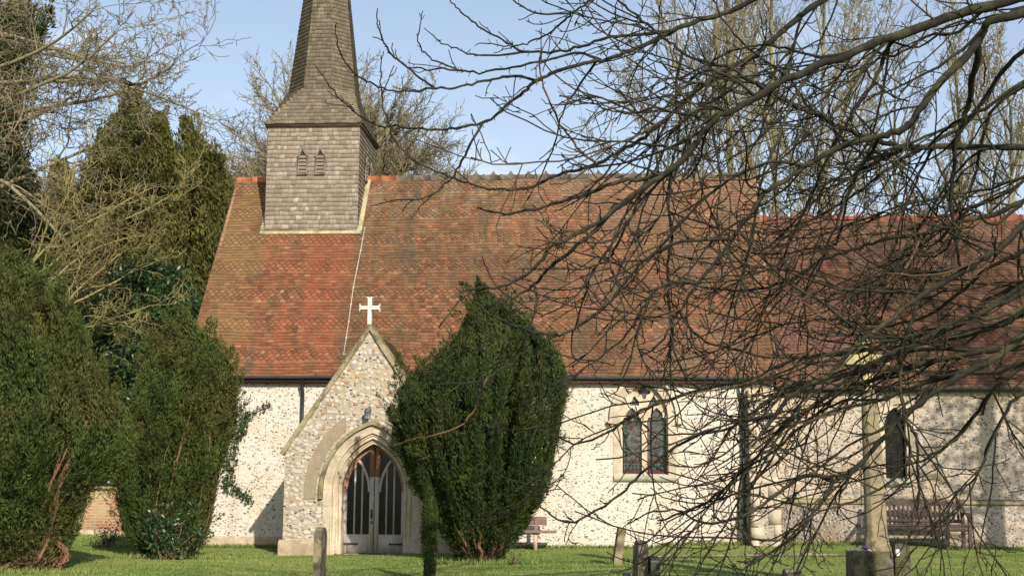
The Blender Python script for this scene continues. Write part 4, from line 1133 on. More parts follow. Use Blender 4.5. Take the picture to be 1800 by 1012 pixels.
# tall evergreens beyond the boundary wall
def evergreen(sil, Y, label, seed, n_pl, mat=M_ever, leaf=.15, lw=.05, per=190, plen=(1.0, 2.2), prad=(.24, .5), name='evergreen_tree', core=.55, depth=.6):
    rg_ = np.random.default_rng(seed + 9); sil = [(a, b_ - rg_.uniform(-12, 22), c_ + rg_.uniform(-12, 22)) if i > 1 else (a, b_, c_) for i, (a, b_, c_) in enumerate(sil)]
    return upright_yew(name, sil, Y, label, 'tree', 'evergreens behind the boundary wall', mat, seed, int(n_pl * .45), leaf, lw, per, plen, prad, depth, stems=3, stem_h=.5, lean=.10, core=core, columns=int(n_pl * .06), rough=.10, spread=1.06)
evergreen([(178, 226, 238), (200, 208, 256), (260, 176, 268), (330, 140, 280), (420, 110, 292), (520, 92, 300), (640, 84, 306), (780, 80, 310), (880, 90, 300), (920, 120, 260)], 13.0, 'tall olive-green pointed evergreen, its top left of the bare gap in the sky', 41, 520)
evergreen([(214, 270, 276), (235, 262, 300), (300, 256, 318), (380, 250, 330), (500, 240, 340), (700, 235, 345), (880, 240, 330)], 11.5, 'narrow pointed evergreen next right of the tallest olive one', 42, 420)
evergreen([(226, 330, 340), (250, 308, 356), (320, 300, 372), (400, 296, 384), (520, 290, 386), (700, 290, 380), (880, 300, 360)], 12.0, 'ragged narrow evergreen rising left of the church gable', 43, 330)
evergreen([(282, 372, 380), (300, 352, 400), (360, 344, 414), (430, 338, 416), (560, 330, 402), (720, 330, 380), (880, 340, 370)], 10.5, 'short evergreen tucked behind the upper left verge of the nave roof', 44, 280)
evergreen([(252, -60, 20), (290, -80, 44), (340, -90, 66), (420, -90, 90), (520, -90, 110), (640, -90, 130), (780, -90, 140), (900, -60, 120)], 8.5, 'dark broad evergreen rising behind the big left yew', 45, 420, M_yew)
evergreen([(-60, -90, 85), (-20, -100, 100), (30, -100, 84), (80, -100, 62), (130, -110, 40), (200, -110, 30), (260, -110, 34), (340, -110, 40), (460, -110, 40), (700, -110, 20), (900, -90, 0)], 10.0, 'very tall dark conifer cut by the upper left corner', 46, 480, M_yew)
evergreen([(300, 96, 112), (330, 80, 140), (380, 60, 170), (460, 50, 190), (560, 40, 200), (700, 40, 200), (880, 60, 180)], 15.5, 'broad dark evergreen filling in left of the tallest olive one', 47, 360)
def holly(sil, Y, label, seed, n):
    rng = np.random.default_rng(seed); z, xl, xr = sil_profile(sil, Y, 0)
    xb = (xl[0] + xr[0]) / 2; root = tag(empty('holly_tree', (xb, Y, float(ground_z(xb, Y)))), label, 'tree', 'evergreens behind the boundary wall')
    lm = MB(); nc = n // 90
    zz = rng.uniform(z[0], z[-1], nc); ph = rng.uniform(0, 2 * math.pi, nc); k = rng.uniform(.45, 1, nc) ** .6
    cx, w = (np.interp(zz, z, xl) + np.interp(zz, z, xr)) / 2, (np.interp(zz, z, xr) - np.interp(zz, z, xl)) / 2
    cc = np.stack([cx + np.cos(ph) * w * k, Y + np.sin(ph) * w * k * .7, zz], 1)
    rr = rng.uniform(.22, .5, nc)
    C = cc[:, None] + rng.normal(0, 1, (nc, 90, 3)) * rr[:, None, None] * np.array([.6, .6, .38])
    D = rng.normal(0, 1, (nc, 90, 3)) + np.array([.1, -.5, .1])
    tone = np.clip(rng.random((nc, 1)) * .5 + rng.random((nc, 90)) * .5, 0, 1)
    leaves(lm, C.reshape(-1, 3), D.reshape(-1, 3), .13, .07, rng, tone.ravel())
    lm.build('crown', M_holly, root); tb = MB(); tb.tube([(xb, Y, -.2), (xb + .1, Y, z[-1] * .4), (xb, Y + .1, z[-1] * .8)], [.14, .1, .03], 7); tb.build('trunk', M_ybark, root)
    return root
holly([(470, 215, 300), (510, 180, 350), (560, 170, 380), (640, 160, 395), (740, 165, 390), (800, 170, 380), (850, 178, 370), (870, 190, 360)], 7.2, 'glossy holly filling the gap between the two left yews', 51, 22000)
holly([(500, 40, 170), (560, 60, 190), (640, 110, 212), (740, 120, 220), (800, 120, 225), (858, 130, 230)], 8.0, 'dark holly above the brick wall behind the big left yew', 52, 12000)

# ivy on the nave wall
ivy = MB(); rng = np.random.default_rng(61); ist = MB()
IV = tag(empty('ivy', (float(at(424, 850, WY)[0]), WY - .03, 0.02)), 'trailing ivy climbing the pale flint wall beside the left yew', 'ivy')
for path in ([(406, 862), (412, 810), (418, 770), (424, 742), (440, 728), (476, 713)], [(408, 850), (424, 866), (442, 879)], [(418, 770), (430, 752), (432, 722)], [(400, 862), (398, 840), (404, 800)]):
    P_ = np.array([at(x, y, WY - .02) for x, y in path]); ist.tube(P_, np.linspace(.012, .005, len(P_)), 5)
    m = 45 * len(P_); t = rng.uniform(0, len(P_) - 1, m); C = np.stack([np.interp(t, range(len(P_)), P_[:, i]) for i in range(3)], 1)
    C += np.stack([rng.normal(0, .05, m), -np.abs(rng.normal(.03, .03, m)), rng.normal(0, .05, m)], 1)
    leaves(ivy, C, np.stack([rng.normal(0, 1, m), -np.abs(rng.normal(0, .6, m)), rng.normal(-.5, 1, m)], 1), .06, .045, rng)
ivy.build('foliage', M_holly, IV); ist.build('stem', M_ybark, IV)

# ---------------------------------------------------------------- bare trees
def unit(v): return v / (np.linalg.norm(v) + 1e-9)
class Skel:
    def __init__(s): s.g = {}
    def add(s, pts, r, rnd, lvl):
        n = len(pts); s.g.setdefault((n, lvl), []).append((pts, r, rnd))
    def build(s, mb, sides):
        for (n, lvl), L_ in s.g.items():
            P = np.array([x[0] for x in L_]); R = np.array([x[1] for x in L_]); rn = np.array([x[2] for x in L_])
            tubes(mb, P, R, sides(lvl), rn)
def polyline(p, d, length, n, wob, grav, rng):
    pts = [p]; st = length / (n - 1)
    for i in range(n - 1):
        d = unit(d + rng.normal(0, wob, 3) + np.array([0, 0, grav])); pts.append(pts[-1] + d * st)
    return np.array(pts), d
def grow(sk, p, d, length, r, lvl, maxl, rng, P):
    n = P['n'][lvl]
    pts, dl = polyline(p, d, length, n, P['wob'][lvl], P['grav'][lvl], rng)
    r1 = max(r * P.get('tap', .45), P['rmin'])
    sk.add(pts, np.linspace(r, r1, n), rng.random(), lvl)
    if lvl >= maxl: return
    k = P['kids'][lvl]; k = int(k + (rng.random() < k - int(k)))
    for i in range(k):
        t = P['t0'][lvl] + (1 - P['t0'][lvl]) * (i + rng.random()) / k if i < k - 1 else 1.0
        j = min(int(t * (n - 1)), n - 2); f = t * (n - 1) - j
        q = pts[j] * (1 - f) + pts[j + 1] * f
        dd = unit(pts[j + 1] - pts[j])
        ax = rng.normal(0, 1, 3); ax = unit(ax - dd * (ax @ dd))
        a = math.radians(rng.uniform(*P['ang'][lvl])) if t < 1 else math.radians(rng.uniform(5, 22))
        nd = unit(dd * math.cos(a) + ax * math.sin(a))
        rr = (r + (r1 - r) * t) * rng.uniform(*P['rk'])
        grow(sk, q, nd, length * rng.uniform(*P['lk'][lvl]) * (1 - .35 * t if t < 1 else .8), max(rr, P['rmin']), lvl + 1, maxl, rng, P)

def bare_tree(name, base, top, r, label, seed, P, mat, group, limbs, sides=lambda l: [8, 6, 4, 3, 3, 3][l]):
    """a trunk from base to top, then the given limbs (start fraction, direction, length)"""
    rng = np.random.default_rng(seed); base, top = np.array(base, float), np.array(top, float)
    root = tag(empty(name, base), label, 'tree', group)
    tm = MB(); n = 8; t = np.linspace(0, 1, n)[:, None]
    tp = base + (top - base) * t + rng.normal(0, r * .35, (n, 3)) * np.clip(t * 3, 0, 1); tp[0] -= (0, 0, .3)
    tm.tube(tp, np.linspace(r, r * .35, n), 9); tm.build('trunk', mat, root, smooth=True)
    sk = Skel()
    for f, d, ln in limbs:
        q = np.array([np.interp(f * (n - 1), range(n), tp[:, i]) for i in range(3)])
        grow(sk, q, unit(np.array(d, float)), ln, r * .42 * (1 - .5 * f) + P['rmin'], 1, P['max'], rng, P)
    cm = MB(); sk.build(cm, sides); cm.build('crown', mat, root)
    return root
M_bk1 = mat_bark('pale_winter_bark', (.16, .135, .085), (.25, .215, .14), (.27, .25, .11), .5)
M_bk2 = mat_bark('mossy_winter_bark', (.16, .14, .06), (.25, .215, .09), (.29, .27, .09), .6)
# round crowned tree beyond the spire
c = at(588, 330, 28.0); rad = float(at(798, 250, 28.0)[0] - c[0])
rg2 = np.random.default_rng(70)
P_round = dict(n=[6, 6, 5, 5, 4, 4], wob=[.1, .06, .09, .14, .2, .25], grav=[0, .03, .05, .05, .03, .0], kids=[0, 9, 6, 4.2, 2.6, 0], t0=[.2, .15, .2, .2, .15, .1], ang=[(20, 50), (14, 40), (16, 44), (20, 55), (25, 65), (0, 0)], lk=[(.5, .7), (.44, .66), (.40, .64), (.42, .68), (.45, .7), (.4, .6)], rk=(.5, .74), rmin=.012, max=5, tap=.5)
limbs = []
for k in range(40):
    a = math.pi * (k + .5) / 40 + rg2.uniform(-.06, .06)
    a = -.28 + a * (math.pi + .56) / math.pi
    limbs.append((rg2.uniform(.8, 1.0), (math.cos(a), rg2.uniform(-.5, .5), math.sin(a) * .95 + .06), rad * rg2.uniform(.76, .87) * (1 if abs(math.cos(a)) > .5 else .93)))
bare_tree('bare_tree', (c[0], 28, 1.2), c + np.array([0, 0, .2]), .34, 'bare round-crowned tree standing behind the church spire', 71, P_round, M_bk1, 'bare winter trees', limbs)
# the wide bare tree at upper left, limbs reaching right
def spray_limbs(specs, trunk_px, Y, seed, rng_len=1.0):
    out = []
    return out
P_left = dict(n=[6, 9, 6, 5, 4, 4], wob=[.1, .12, .22, .26, .3, .3], grav=[0, .015, .05, .05, .03, 0], kids=[0, 8, 6, 4.4, 3.0, 0], t0=[.2, .2, .15, .15, .1, .1], ang=[(20, 50), (25, 65), (25, 65), (25, 70), (30, 75), (0, 0)], lk=[(.5, .7), (.3, .52), (.38, .62), (.42, .68), (.45, .7), (.4, .6)], rk=(.42, .66), rmin=.009, max=5, tap=.4)
YL = 6.0
tb_ = at(-150, 900, YL); tt_ = at(-110, -150, YL)
limbs = []
for (y0, y1, ln, dy) in ((20, -40, 300, -.1), (60, 20, 330, .1), (120, 100, 330, -.2), (130, 150, 420, .05), (190, 250, 400, -.1), (235, 170, 300, .2), (270, 330, 360, -.15), (330, 300, 330, .1), (60, 130, 340, .25), (215, 195, 420, 0)):
    a, e = at(-120, y0, YL), at(-120 + ln, y1, YL + dy * 3); f = (a[2] - tb_[2]) / (tt_[2] - tb_[2])
    limbs.append((f, e - a, np.linalg.norm(e - a) * 1.02))
bare_tree('bare_tree', (tb_[0], YL, .0), tt_, .22, 'bare wide-spreading tree reaching in from the upper left edge', 72, P_left, M_bk1, 'bare winter trees', limbs)
# low yellow-green bare tree in front of the evergreens
P_low = dict(P_left); P_low.update(kids=[0, 6, 5, 3.8, 2.0, 0], wob=[.1, .16, .26, .3, .3, .3], rmin=.008)
YL2 = 4.5
limbs = []; tb_ = at(30, 900, YL2); tt_ = at(60, 440, YL2)
for (f, x1, y1) in ((.95, 290, 250), (.9, 370, 330), (.85, 330, 400), (.8, 240, 300), (.75, 380, 440), (.8, 160, 320), (.7, 300, 500), (.95, 200, 240), (.6, 380, 480), (.66, 220, 420)):
    a = tb_ + (tt_ - tb_) * f; e = at(x1, y1, YL2 + rg2.uniform(-1, 1.5)); limbs.append((f, e - a, np.linalg.norm(e - a) * .8))
bare_tree('bare_tree', (tb_[0], YL2, .0), tt_, .12, 'yellowish bare tree tangled in front of the tall evergreens', 73, P_low, M_bk2, 'bare winter trees', limbs)
# upright bare trees beyond the chancel
P_up = dict(n=[6, 9, 7, 5, 4, 4], wob=[.05, .06, .1, .16, .2, .25], grav=[0, .06, .10, .08, .04, 0], kids=[0, 7, 5, 4, 2.2, 0], t0=[.1, .15, .15, .15, .1, .1], ang=[(15, 30), (16, 42), (18, 48), (22, 58), (25, 65), (0, 0)], lk=[(.5, .7), (.3, .5), (.35, .55), (.4, .62), (.45, .7), (.4, .6)], rk=(.42, .66), rmin=.011, max=5, tap=.35)
def upright(px, Y, top, r, label, seed, n=13, spread=.55, P=P_up, mat=M_bk1, f0=.22):
    rg = np.random.default_rng(seed + 500); b_ = at(px, 860, Y); t_ = at(px + rg.uniform(-10, 10), top, Y); limbs = []
    H = t_[2] - b_[2]
    for k in range(n):
        f = f0 + (.96 - f0) * (k + rg.random()) / n; a = rg.uniform(0, 2 * math.pi); s_ = spread * rg.uniform(.6, 1.3)
        limbs.append((f, (math.cos(a) * s_, math.sin(a) * s_, 1), H * rg.uniform(.30, .5) * (1.1 - .5 * f)))
    limbs.append((1.0, (0, 0, 1), H * .22))
    return bare_tree('bare_tree', (b_[0], Y, float(ground_z(b_[0], Y))), t_, r, label, seed, P, mat, 'bare winter trees', limbs)
upright(1190, 26, 60, .11, 'slim upright bare tree just right of the nave ridge end', 81, 12)
upright(1285, 24, -20, .15, 'tall upright bare tree behind the end of the nave roof', 82, 15)
upright(1365, 27, -60, .17, 'tall yellowish bare tree above the step between nave and chancel roofs', 83, 16)
upright(1440, 25, 0, .15, 'forked bare tree over the chancel ridge', 84, 14)
upright(1580, 30, 190, .14, 'shorter bare tree behind the right half of the chancel roof', 85, 13, .5)
upright(1690, 28, 165, .15, 'bare tree behind the crested chancel ridge', 86, 13, .55)
upright(1780, 26, 185, .15, 'bare tree nearest the right edge beyond the chancel', 87, 13, .5)

# a tree beyond the right edge: its shade lies on the chancel in the photo
rng = np.random.default_rng(55)
sx0, sy0 = 12.0, -8.8
root = tag(empty('broadleaf_evergreen', (sx0, sy0, float(ground_z(sx0, sy0)))), 'tall evergreen oak beyond the right edge, shading the chancel', 'tree')
lm = MB(); nc = 150
cc = np.stack([sx0 + rng.normal(0, 1.1, nc), sy0 + rng.normal(0, .9, nc), rng.uniform(6.6, 14.5, nc)], 1)
C = cc[:, None] + rng.normal(0, 1, (nc, 46, 3)) * .30; D = rng.normal(0, 1, (nc, 46, 3))
leaves(lm, C.reshape(-1, 3), D.reshape(-1, 3), .15, .08, rng); lm.build('crown', M_holly, root)
tb = MB(); tb.tube([(sx0, sy0, -.2), (sx0 + .1, sy0, 4), (sx0, sy0 + .1, 9), (sx0 + .1, sy0, 14)], [.28, .22, .14, .03], 9)
for k in range(26):
    z_ = rng.uniform(5, 13); e = np.array([sx0 + rng.normal(0, 1.3), sy0 + rng.normal(0, 1), z_ + rng.uniform(.3, 1)]); tb.tube([(sx0 + .05, sy0, z_), (np.array([sx0, sy0, z_]) + e) / 2 + (0, 0, .1), e], [.06, .04, .012], 5)
tb.build('trunk', M_bk1, root)
# ---------------------------------------------------------------- boundary wall, graves, benches, monument
bw0, bw1 = at(40, 860, 5.5), at(330, 860, 5.5)
b = MB(); b.span((bw0[0] - 12, 5.5, -.3), (bw1[0], 5.85, float(bw1[2])))
bw = tag(empty('brick_wall', (float(bw0[0]), 5.6, 0)), 'old lichened brick boundary wall left of the church', 'wall')
b.build('brickwork', mat_brick('old_bricks'), bw)
b = MB(); rng = np.random.default_rng(91); x = bw0[0] - 12
while x < bw1[0]:
    w = rng.uniform(.35, .6); b.box((x + w / 2, 5.67, bw1[2] + .03), (w - .01, .46, .07)); x += w
b.build('coping', M_mossy, bw)
b = MB(); x = bw0[0] - 3
while x < bw1[0]:
    w = rng.uniform(.2, .5); b.box((x + w / 2, 5.42 + rng.uniform(-.05, .05), rng.uniform(.02, .06)), (w, .2, rng.uniform(.1, .22)), None, rng.random(), .8); x += w + .02
b.build('footing', M_plinth, bw, bevel=.02)

M_grave = mat_stone('lichened_gravestone', (.16, .13, .085), (.085, .075, .055), (.030, .027, .024), (.24, .20, .11), .8, 9)
M_graved = mat_stone('dark_gravestone', (.07, .068, .066), (.045, .044, .043), (.025, .025, .026), (.13, .13, .10), .5, 9)
M_gravel = mat_stone('pale_slab', (.36, .28, .17), (.26, .2, .12), (.12, .10, .07), (.30, .24, .12), .5, 7)
def headstone(px, py_top, thick_px, Y, depth, label, mat, top='round', lean=0.0, twist=0.0, buried=.15):
    """a slab seen edge on: its thickness along X, its width along Y"""
    tp = at(px, py_top, Y); d = float((tp - CAM) @ FWD); th = thick_px * d / F
    g = float(ground_z(tp[0], Y)); H = tp[2] - g
    n = 12; hw_ = depth / 2
    if top == 'round': pr = [(-hw_, -buried), (hw_, -buried), (hw_, H - hw_ * .55)] + [(hw_ * math.cos(t), H - hw_ * .55 + hw_ * .55 * math.sin(t)) for t in np.linspace(0, math.pi, n)[1:-1]] + [(-hw_, H - hw_ * .55)]
    elif top == 'shoulder': pr = [(-hw_, -buried), (hw_, -buried), (hw_, H * .8), (hw_ * .72, H * .82)] + [(hw_ * .66 * math.cos(t), H * .84 + H * .16 * math.sin(t)) for t in np.linspace(0.1, math.pi - .1, n)] + [(-hw_ * .72, H * .82), (-hw_, H * .8)]
    else: pr = [(-hw_, -buried), (hw_, -buried), (hw_, H), (-hw_, H)]
    b = MB(); b.prism(pr, -th / 2, th / 2, 0)
    V = [np.array(v) for v in b.v]; cl, sl2 = math.cos(lean), math.sin(lean); ct, st = math.cos(twist), math.sin(twist)
    nv = []
    for A in V:
        x, y, z = A[:, 0] * ct - A[:, 1] * st, A[:, 0] * st + A[:, 1] * ct, A[:, 2]
        nv.append(np.stack([x * cl + z * sl2 + tp[0] - H * sl2, y + Y, z * cl - x * sl2 + g], 1))
    b.v = nv
    o = b.build('gravestone', mat, bevel=.012); 
    c0 = np.array([tp[0] - H * sl2, Y, g]); me = o.data
    for v in me.vertices: v.co = Vector(np.array(v.co) - c0)
    o.location = tuple(c0)
    return tag(o, label, 'gravestone', 'gravestones in the churchyard')
headstone(564, 926, 13, -12.2, .42, 'weathered lichened gravestone with a rounded top, in front of the porch door', M_grave, 'round', .0, .05)
headstone(1093, 926, 13, -5.0, .5, 'thin pale slab leaning to the right on the far lawn', M_gravel, 'flat', .15, .06, .05)
headstone(1127, 949, 17, -12.0, .55, 'tall grey gravestone with brown dark top, left of the short black one', M_grave, 'round', .045, .10)
headstone(1149, 976, 15, -12.2, .5, 'short near-black gravestone right beside the tall grey one', M_graved, 'round', .01, .06)
headstone(1102, 1006, 11, -12.6, .4, 'lowest dark gravestone, only its tip showing left of the tall grey one', M_graved, 'round', 0, .05)
headstone(1392, 999, 28, -11.0, .36, 'squat mossy stone just showing above the lawn, left of the stone cross', M_grave, 'shoulder', 0, .1)
# small red pot by the big yew
pp = at(105, 992, -6.2); g = float(ground_z(pp[0], -6.2)); pot = tag(empty('flower_pot', (pp[0], -6.2, g)), 'small red flower pot on the grass beside the big left yew', 'flower pot')
b = MB(); b.tube([(pp[0], -6.2, g), (pp[0], -6.2, g + .15)], [.07, .095], 14); b.build('pot', simple('red_pot', (.30, .06, .035), (.38, .10, .06), 6, .6), pot, smooth=False)
b = MB(); b.tube([(pp[0], -6.2, g + .13), (pp[0], -6.2, g + .165)], [.108, .108], 14); b.build('rim', simple('red_pot_rim', (.32, .07, .04), (.40, .11, .06), 6, .6), pot)

# monument: tapering stone shaft and cross on a rough block
MY = -9.0
m0 = at(1541, 960, MY); gm_ = float(ground_z(m0[0], MY))
mon = tag(empty('stone_cross', (float(m0[0]), MY, gm_)), 'tall lichened stone cross on a rough block in front of the bench', 'cross')
M_mon = mat_stone('lichened_monument', (.27, .22, .145), (.17, .14, .095), (.06, .052, .037), (.27, .23, .12), .8, 7)
M_monb = mat_stone('mossy_block', (.16, .135, .09), (.06, .053, .038), (.018, .016, .013), (.085, .09, .032), .85, 8)
M_monc = mat_stone('yellow_lichen_cross', (.44, .38, .18), (.34, .29, .15), (.17, .14, .08), (.47, .41, .15), .6, 9)
p_b, p_m, p_t = at(1541, 968, MY), at(1535, 820, MY), at(1527, 690, MY)
s_px = 1 / (F / float((p_m - CAM) @ FWD))
def oct_shaft(pts, ws, n=8):
    b = MB(); rings = []
    for p, w in zip(pts, ws):
        a = np.arange(n) * 2 * math.pi / n + math.pi / n; c = .414 * 1.0
        q = np.array([(-1, -.55), (-.55, -1), (.55, -1), (1, -.55), (1, .55), (.55, 1), (-.55, 1), (-1, .55)]) * w / 2
        rings.append(np.stack([p[0] + q[:, 0], p[1] + q[:, 1], np.full(n, p[2])], 1))
    V = np.concatenate(rings); b.arr(V, [[i * n + j, i * n + (j + 1) % n, (i + 1) * n + (j + 1) % n, (i + 1) * n + j] for i in range(len(pts) - 1) for j in range(n)])
    b.face(rings[-1]); b.face(rings[0][::-1]); return b
oct_shaft([p_b - np.array([0, 0, .25]), p_b + np.array([0, 0, .12]), p_b + np.array([0, 0, .22]), p_m, p_t], [42 * s_px, 41 * s_px, 36 * s_px, 33 * s_px, 25 * s_px]).build('shaft', M_mon, mon, bevel=.008)
pc_ = at(1521, 632, MY); u = s_px
arms = cross_poly(0, 0, u, 40, 8.5, 42, -62, 12)
sh_ = (p_t[0] - pc_[0]) / (p_t[2] - pc_[2])
plate('cross_head', [(pc_[0] + x + z * sh_, pc_[2] + z) for x, z in arms], [], MY - .07, .15, M_monc, mon)
b = MB(); bl, br = at(1498, 975, MY - .3), at(1572, 975, MY - .3)
zt = float(at(1530, 969, MY - .3)[2])
b.box(((bl[0] + br[0]) / 2, MY, (zt + gm_ - .25) / 2), (br[0] - bl[0], .62, zt - gm_ + .25), None, .4, .96)
b.build('base_block', M_monb, mon, bevel=.03)
bs = at(1586, 953, MY - .1)
b = MB(); hb = float(bs[2]) - gm_; pr = [(-.105, -.2), (.105, -.2), (.10, hb - .05), (.06, hb - .01), (-.04, hb), (-.10, hb - .03)]
b.prism([(bs[0] + x, gm_ + z) for x, z in pr], MY - .1, MY + .12)
st_ = b.build('stump_stone', M_monb, bevel=.02); tag(st_, 'narrow mossy stone standing against the right of the cross base', 'stone')
for v in st_.data.vertices: v.co = v.co - Vector((bs[0], MY, gm_))
st_.location = (bs[0], MY, gm_)
# tributes on the block
wr = at(1518, 967, MY - .2)
wt = tag(empty('wreath', (float(wr[0]), MY - .2, zt)), 'small tribute of pale and purple flowers lying on the cross base', 'wreath')
rng = np.random.default_rng(92); b = MB(); C = np.stack([wr[0] + rng.uniform(-.16, .14, 40), MY - .2 + rng.uniform(-.05, .05, 40), np.full(40, zt + .005) + rng.random(40) * .015], 1)
leaves(b, C, rng.normal(0, 1, (40, 3)) * (1, 1, .3), .06, .03, rng); b.build('pale_petals', simple('pale_petals', (.5, .45, .4), (.66, .6, .52), 9), wt)
b = MB(); C = np.stack([wr[0] + rng.normal(0, .03, 40), MY - .2 + rng.normal(0, .02, 40), zt + .01 + rng.random(40) * .04], 1)
leaves(b, C, rng.normal(0, 1, (40, 3)) + (0, 0, .5), .04, .025, rng); b.build('purple_flower', simple('purple_petals', (.12, .06, .30), (.25, .10, .38), 9), wt)
wp = at(1577, 970, MY - .14); b = MB(); b.tube([(wp[0], MY - .16, wp[2] - .045), (wp[0], MY - .16, wp[2]), (wp[0], MY - .16, wp[2] + .03), (wp[0], MY - .16, wp[2] + .045)], [.02, .036, .03, .01], 10)
o = b.build('memorial_poppy', simple('white_flower', (.55, .53, .5), (.7, .68, .65), 9), smooth=True)
for v in o.data.vertices: v.co = v.co - Vector((wp[0], MY - .16, wp[2] - .045))
o.location = (wp[0], MY - .16, wp[2] - .045)
o.name = 'white_ornament'; tag(o, 'small white ornament fixed to the narrow stone by the cross', 'ornament')

# teak bench against the chancel wall
M_teak = simple('weathered_teak', (.052, .034, .030), (.095, .066, .056), 7, .7, .3, .35, (1.5, 12, 12))
def bench(x0, x1, y, label, mat, back_h=.92, seat_h=.43):
    g = float(ground_z((x0 + x1) / 2, y)); root = tag(empty('garden_bench', ((x0 + x1) / 2, y, g)), label, 'bench')
    t = .065
    for sx_ in (x0 + t / 2, x1 - t / 2):
        fl = MB(); fl.box((sx_, y - .26, g + .31), (t, t, .66)); fl.build('leg', mat, root, bevel=.006)
        bl_ = MB(); bl_.prism([(y + .22, g - .02), (y + .29, g - .02), (y + .29, g + .43), (y + .36, g + back_h), (y + .30, g + back_h), (y + .22, g + .45)], sx_ - t / 2, sx_ + t / 2, 0); bl_.build('leg', mat, root, bevel=.006)
        ar = MB(); ar.box((sx_, y - .01, g + .66), (t + .025, .60, .035)); ar.build('armrest', mat, root, bevel=.008)
        rl = MB(); rl.box((sx_, y, g + .38), (t * .6, .5, .09)); rl.build('side_rail', mat, root)
    s = MB()
    for k in range(5): s.box(((x0 + x1) / 2, y - .25 + k * .105, g + seat_h), (x1 - x0 - .03, .085, .022))
    s.build('seat', mat, root, bevel=.004)
    ap = MB(); ap.box(((x0 + x1) / 2, y - .255, g + .365), (x1 - x0 - 2 * t, .03, .10)); ap.build('apron', mat, root)
    k_ = MB(); yb = lambda z: y + .25 + (z - .45) * .14
    k_.prism([(x0 + t, g + .80), (x1 - t, g + .80), (x1 - t, g + .88), ((x0 + x1) / 2 + .3, g + .915), ((x0 + x1) / 2 - .3, g + .915), (x0 + t, g + .88)], yb(.86) + .002, yb(.86) + .04)
    k_.box(((x0 + x1) / 2, yb(.50) + .02, g + .50), (x1 - x0 - 2 * t, .035, .07))
    n = int((x1 - x0 - 2 * t) / .085)
    for i in range(n):
        xx = x0 + t + (i + .5) * (x1 - x0 - 2 * t) / n
        if i == n // 2: k_.box((xx, yb(.66) + .02, g + .66), (.11, .02, .29), [[1, 0, 0], [0, 1, .14], [0, -.14, 1]])
        else: k_.box((xx, yb(.66) + .02, g + .66), (.045, .018, .31), [[1, 0, 0], [0, 1, .14], [0, -.14, 1]])
    k_.build('backrest', mat, root)
    return root
bx = at(1703, 930, -.55); bxl = bx[0] - 1.82
bench(float(bxl), float(bx[0]), -.5, 'dark weathered slatted garden bench against the chancel wall', M_teak)
# the end of a plank bench by the nave wall, half hidden by the porch yew
M_plank = simple('reddish_planks', (.15, .10, .08), (.22, .155, .125), 6, .75, .2, .3, (1, 8, 8))
qy = -.42; q0, q1 = at(978, 934, qy), at(961, 915, qy + .2); gq = float(ground_z(q0[0], qy)); sq = F / float((q0 - CAM) @ FWD)
pb = tag(empty('plank_bench', (float(q0[0]) - .7, qy, gq)), 'reddish plank bench by the nave wall, mostly hidden behind the porch yew', 'bench')
b = MB()
for k in range(2): b.box((q0[0] - .85, qy - .1 + k * .17, q0[2] + .0), (1.7, .15, .045))
b.build('seat', M_plank, pb, bevel=.006)
b = MB(); b.box((q1[0] - .75, qy + .24, q1[2]), (1.5, .035, .17)); b.build('backrest', M_plank, pb, bevel=.006)
for xx in (q0[0] - .42, q0[0] - 1.4):
    b = MB(); b.box((xx, qy, (q0[2] + gq - .1) / 2), (.07, .22, q0[2] - gq + .1)); b.build('leg', M_plinth, pb)
    b = MB(); b.prism([(qy + .17, gq - .05), (qy + .24, gq - .05), (qy + .225, q1[2] + .06), (qy + .19, q1[2] + .06)], xx - .03, xx + .03, 0); b.build('back_post', M_plank, pb)
# rook in the upper left tree
br_ = at(225, 152, YL - .1); s = 1.0
bird = MB(); B0 = np.array(br_, float)
prof = [(-.20, .02, .012), (-.13, .01, .035), (-.05, .02, .07), (.04, .06, .075), (.10, .11, .055), (.13, .16, .043), (.165, .18, .04), (.195, .175, .02), (.235, .16, .006)]
bird.tube([B0 + np.array([-x, 0, z + .04]) for x, z, r_ in prof], [r_ for x, z, r_ in prof], 10)
M_bird = simple('black_plumage', (.008, .008, .01), (.02, .02, .024), 9, .45, .4)
bo = bird.build('bird', M_bird, smooth=True)
for v in bo.data.vertices: v.co = v.co - Vector(B0)
bo.location = tuple(B0); tag(bo, 'black bird perched on an outer twig of the upper left bare tree', 'bird')
lg = MB()
for dy_ in (-.02, .02): lg.tube([B0 + np.array([.0, dy_, .06]), B0 + np.array([.01, dy_, .0]), B0 + np.array([.02, dy_, -.07])], .007, 4)
lg.build('leg', M_bird, bo)
wg = MB()
for dy_ in (-1, 1): wg.tube([B0 + np.array([-.06, dy_ * .065, .13]), B0 + np.array([.05, dy_ * .075, .08]), B0 + np.array([.19, dy_ * .03, .05])], [.02, .04, .008], 6)
wg.build('wing', M_bird, bo, smooth=True)
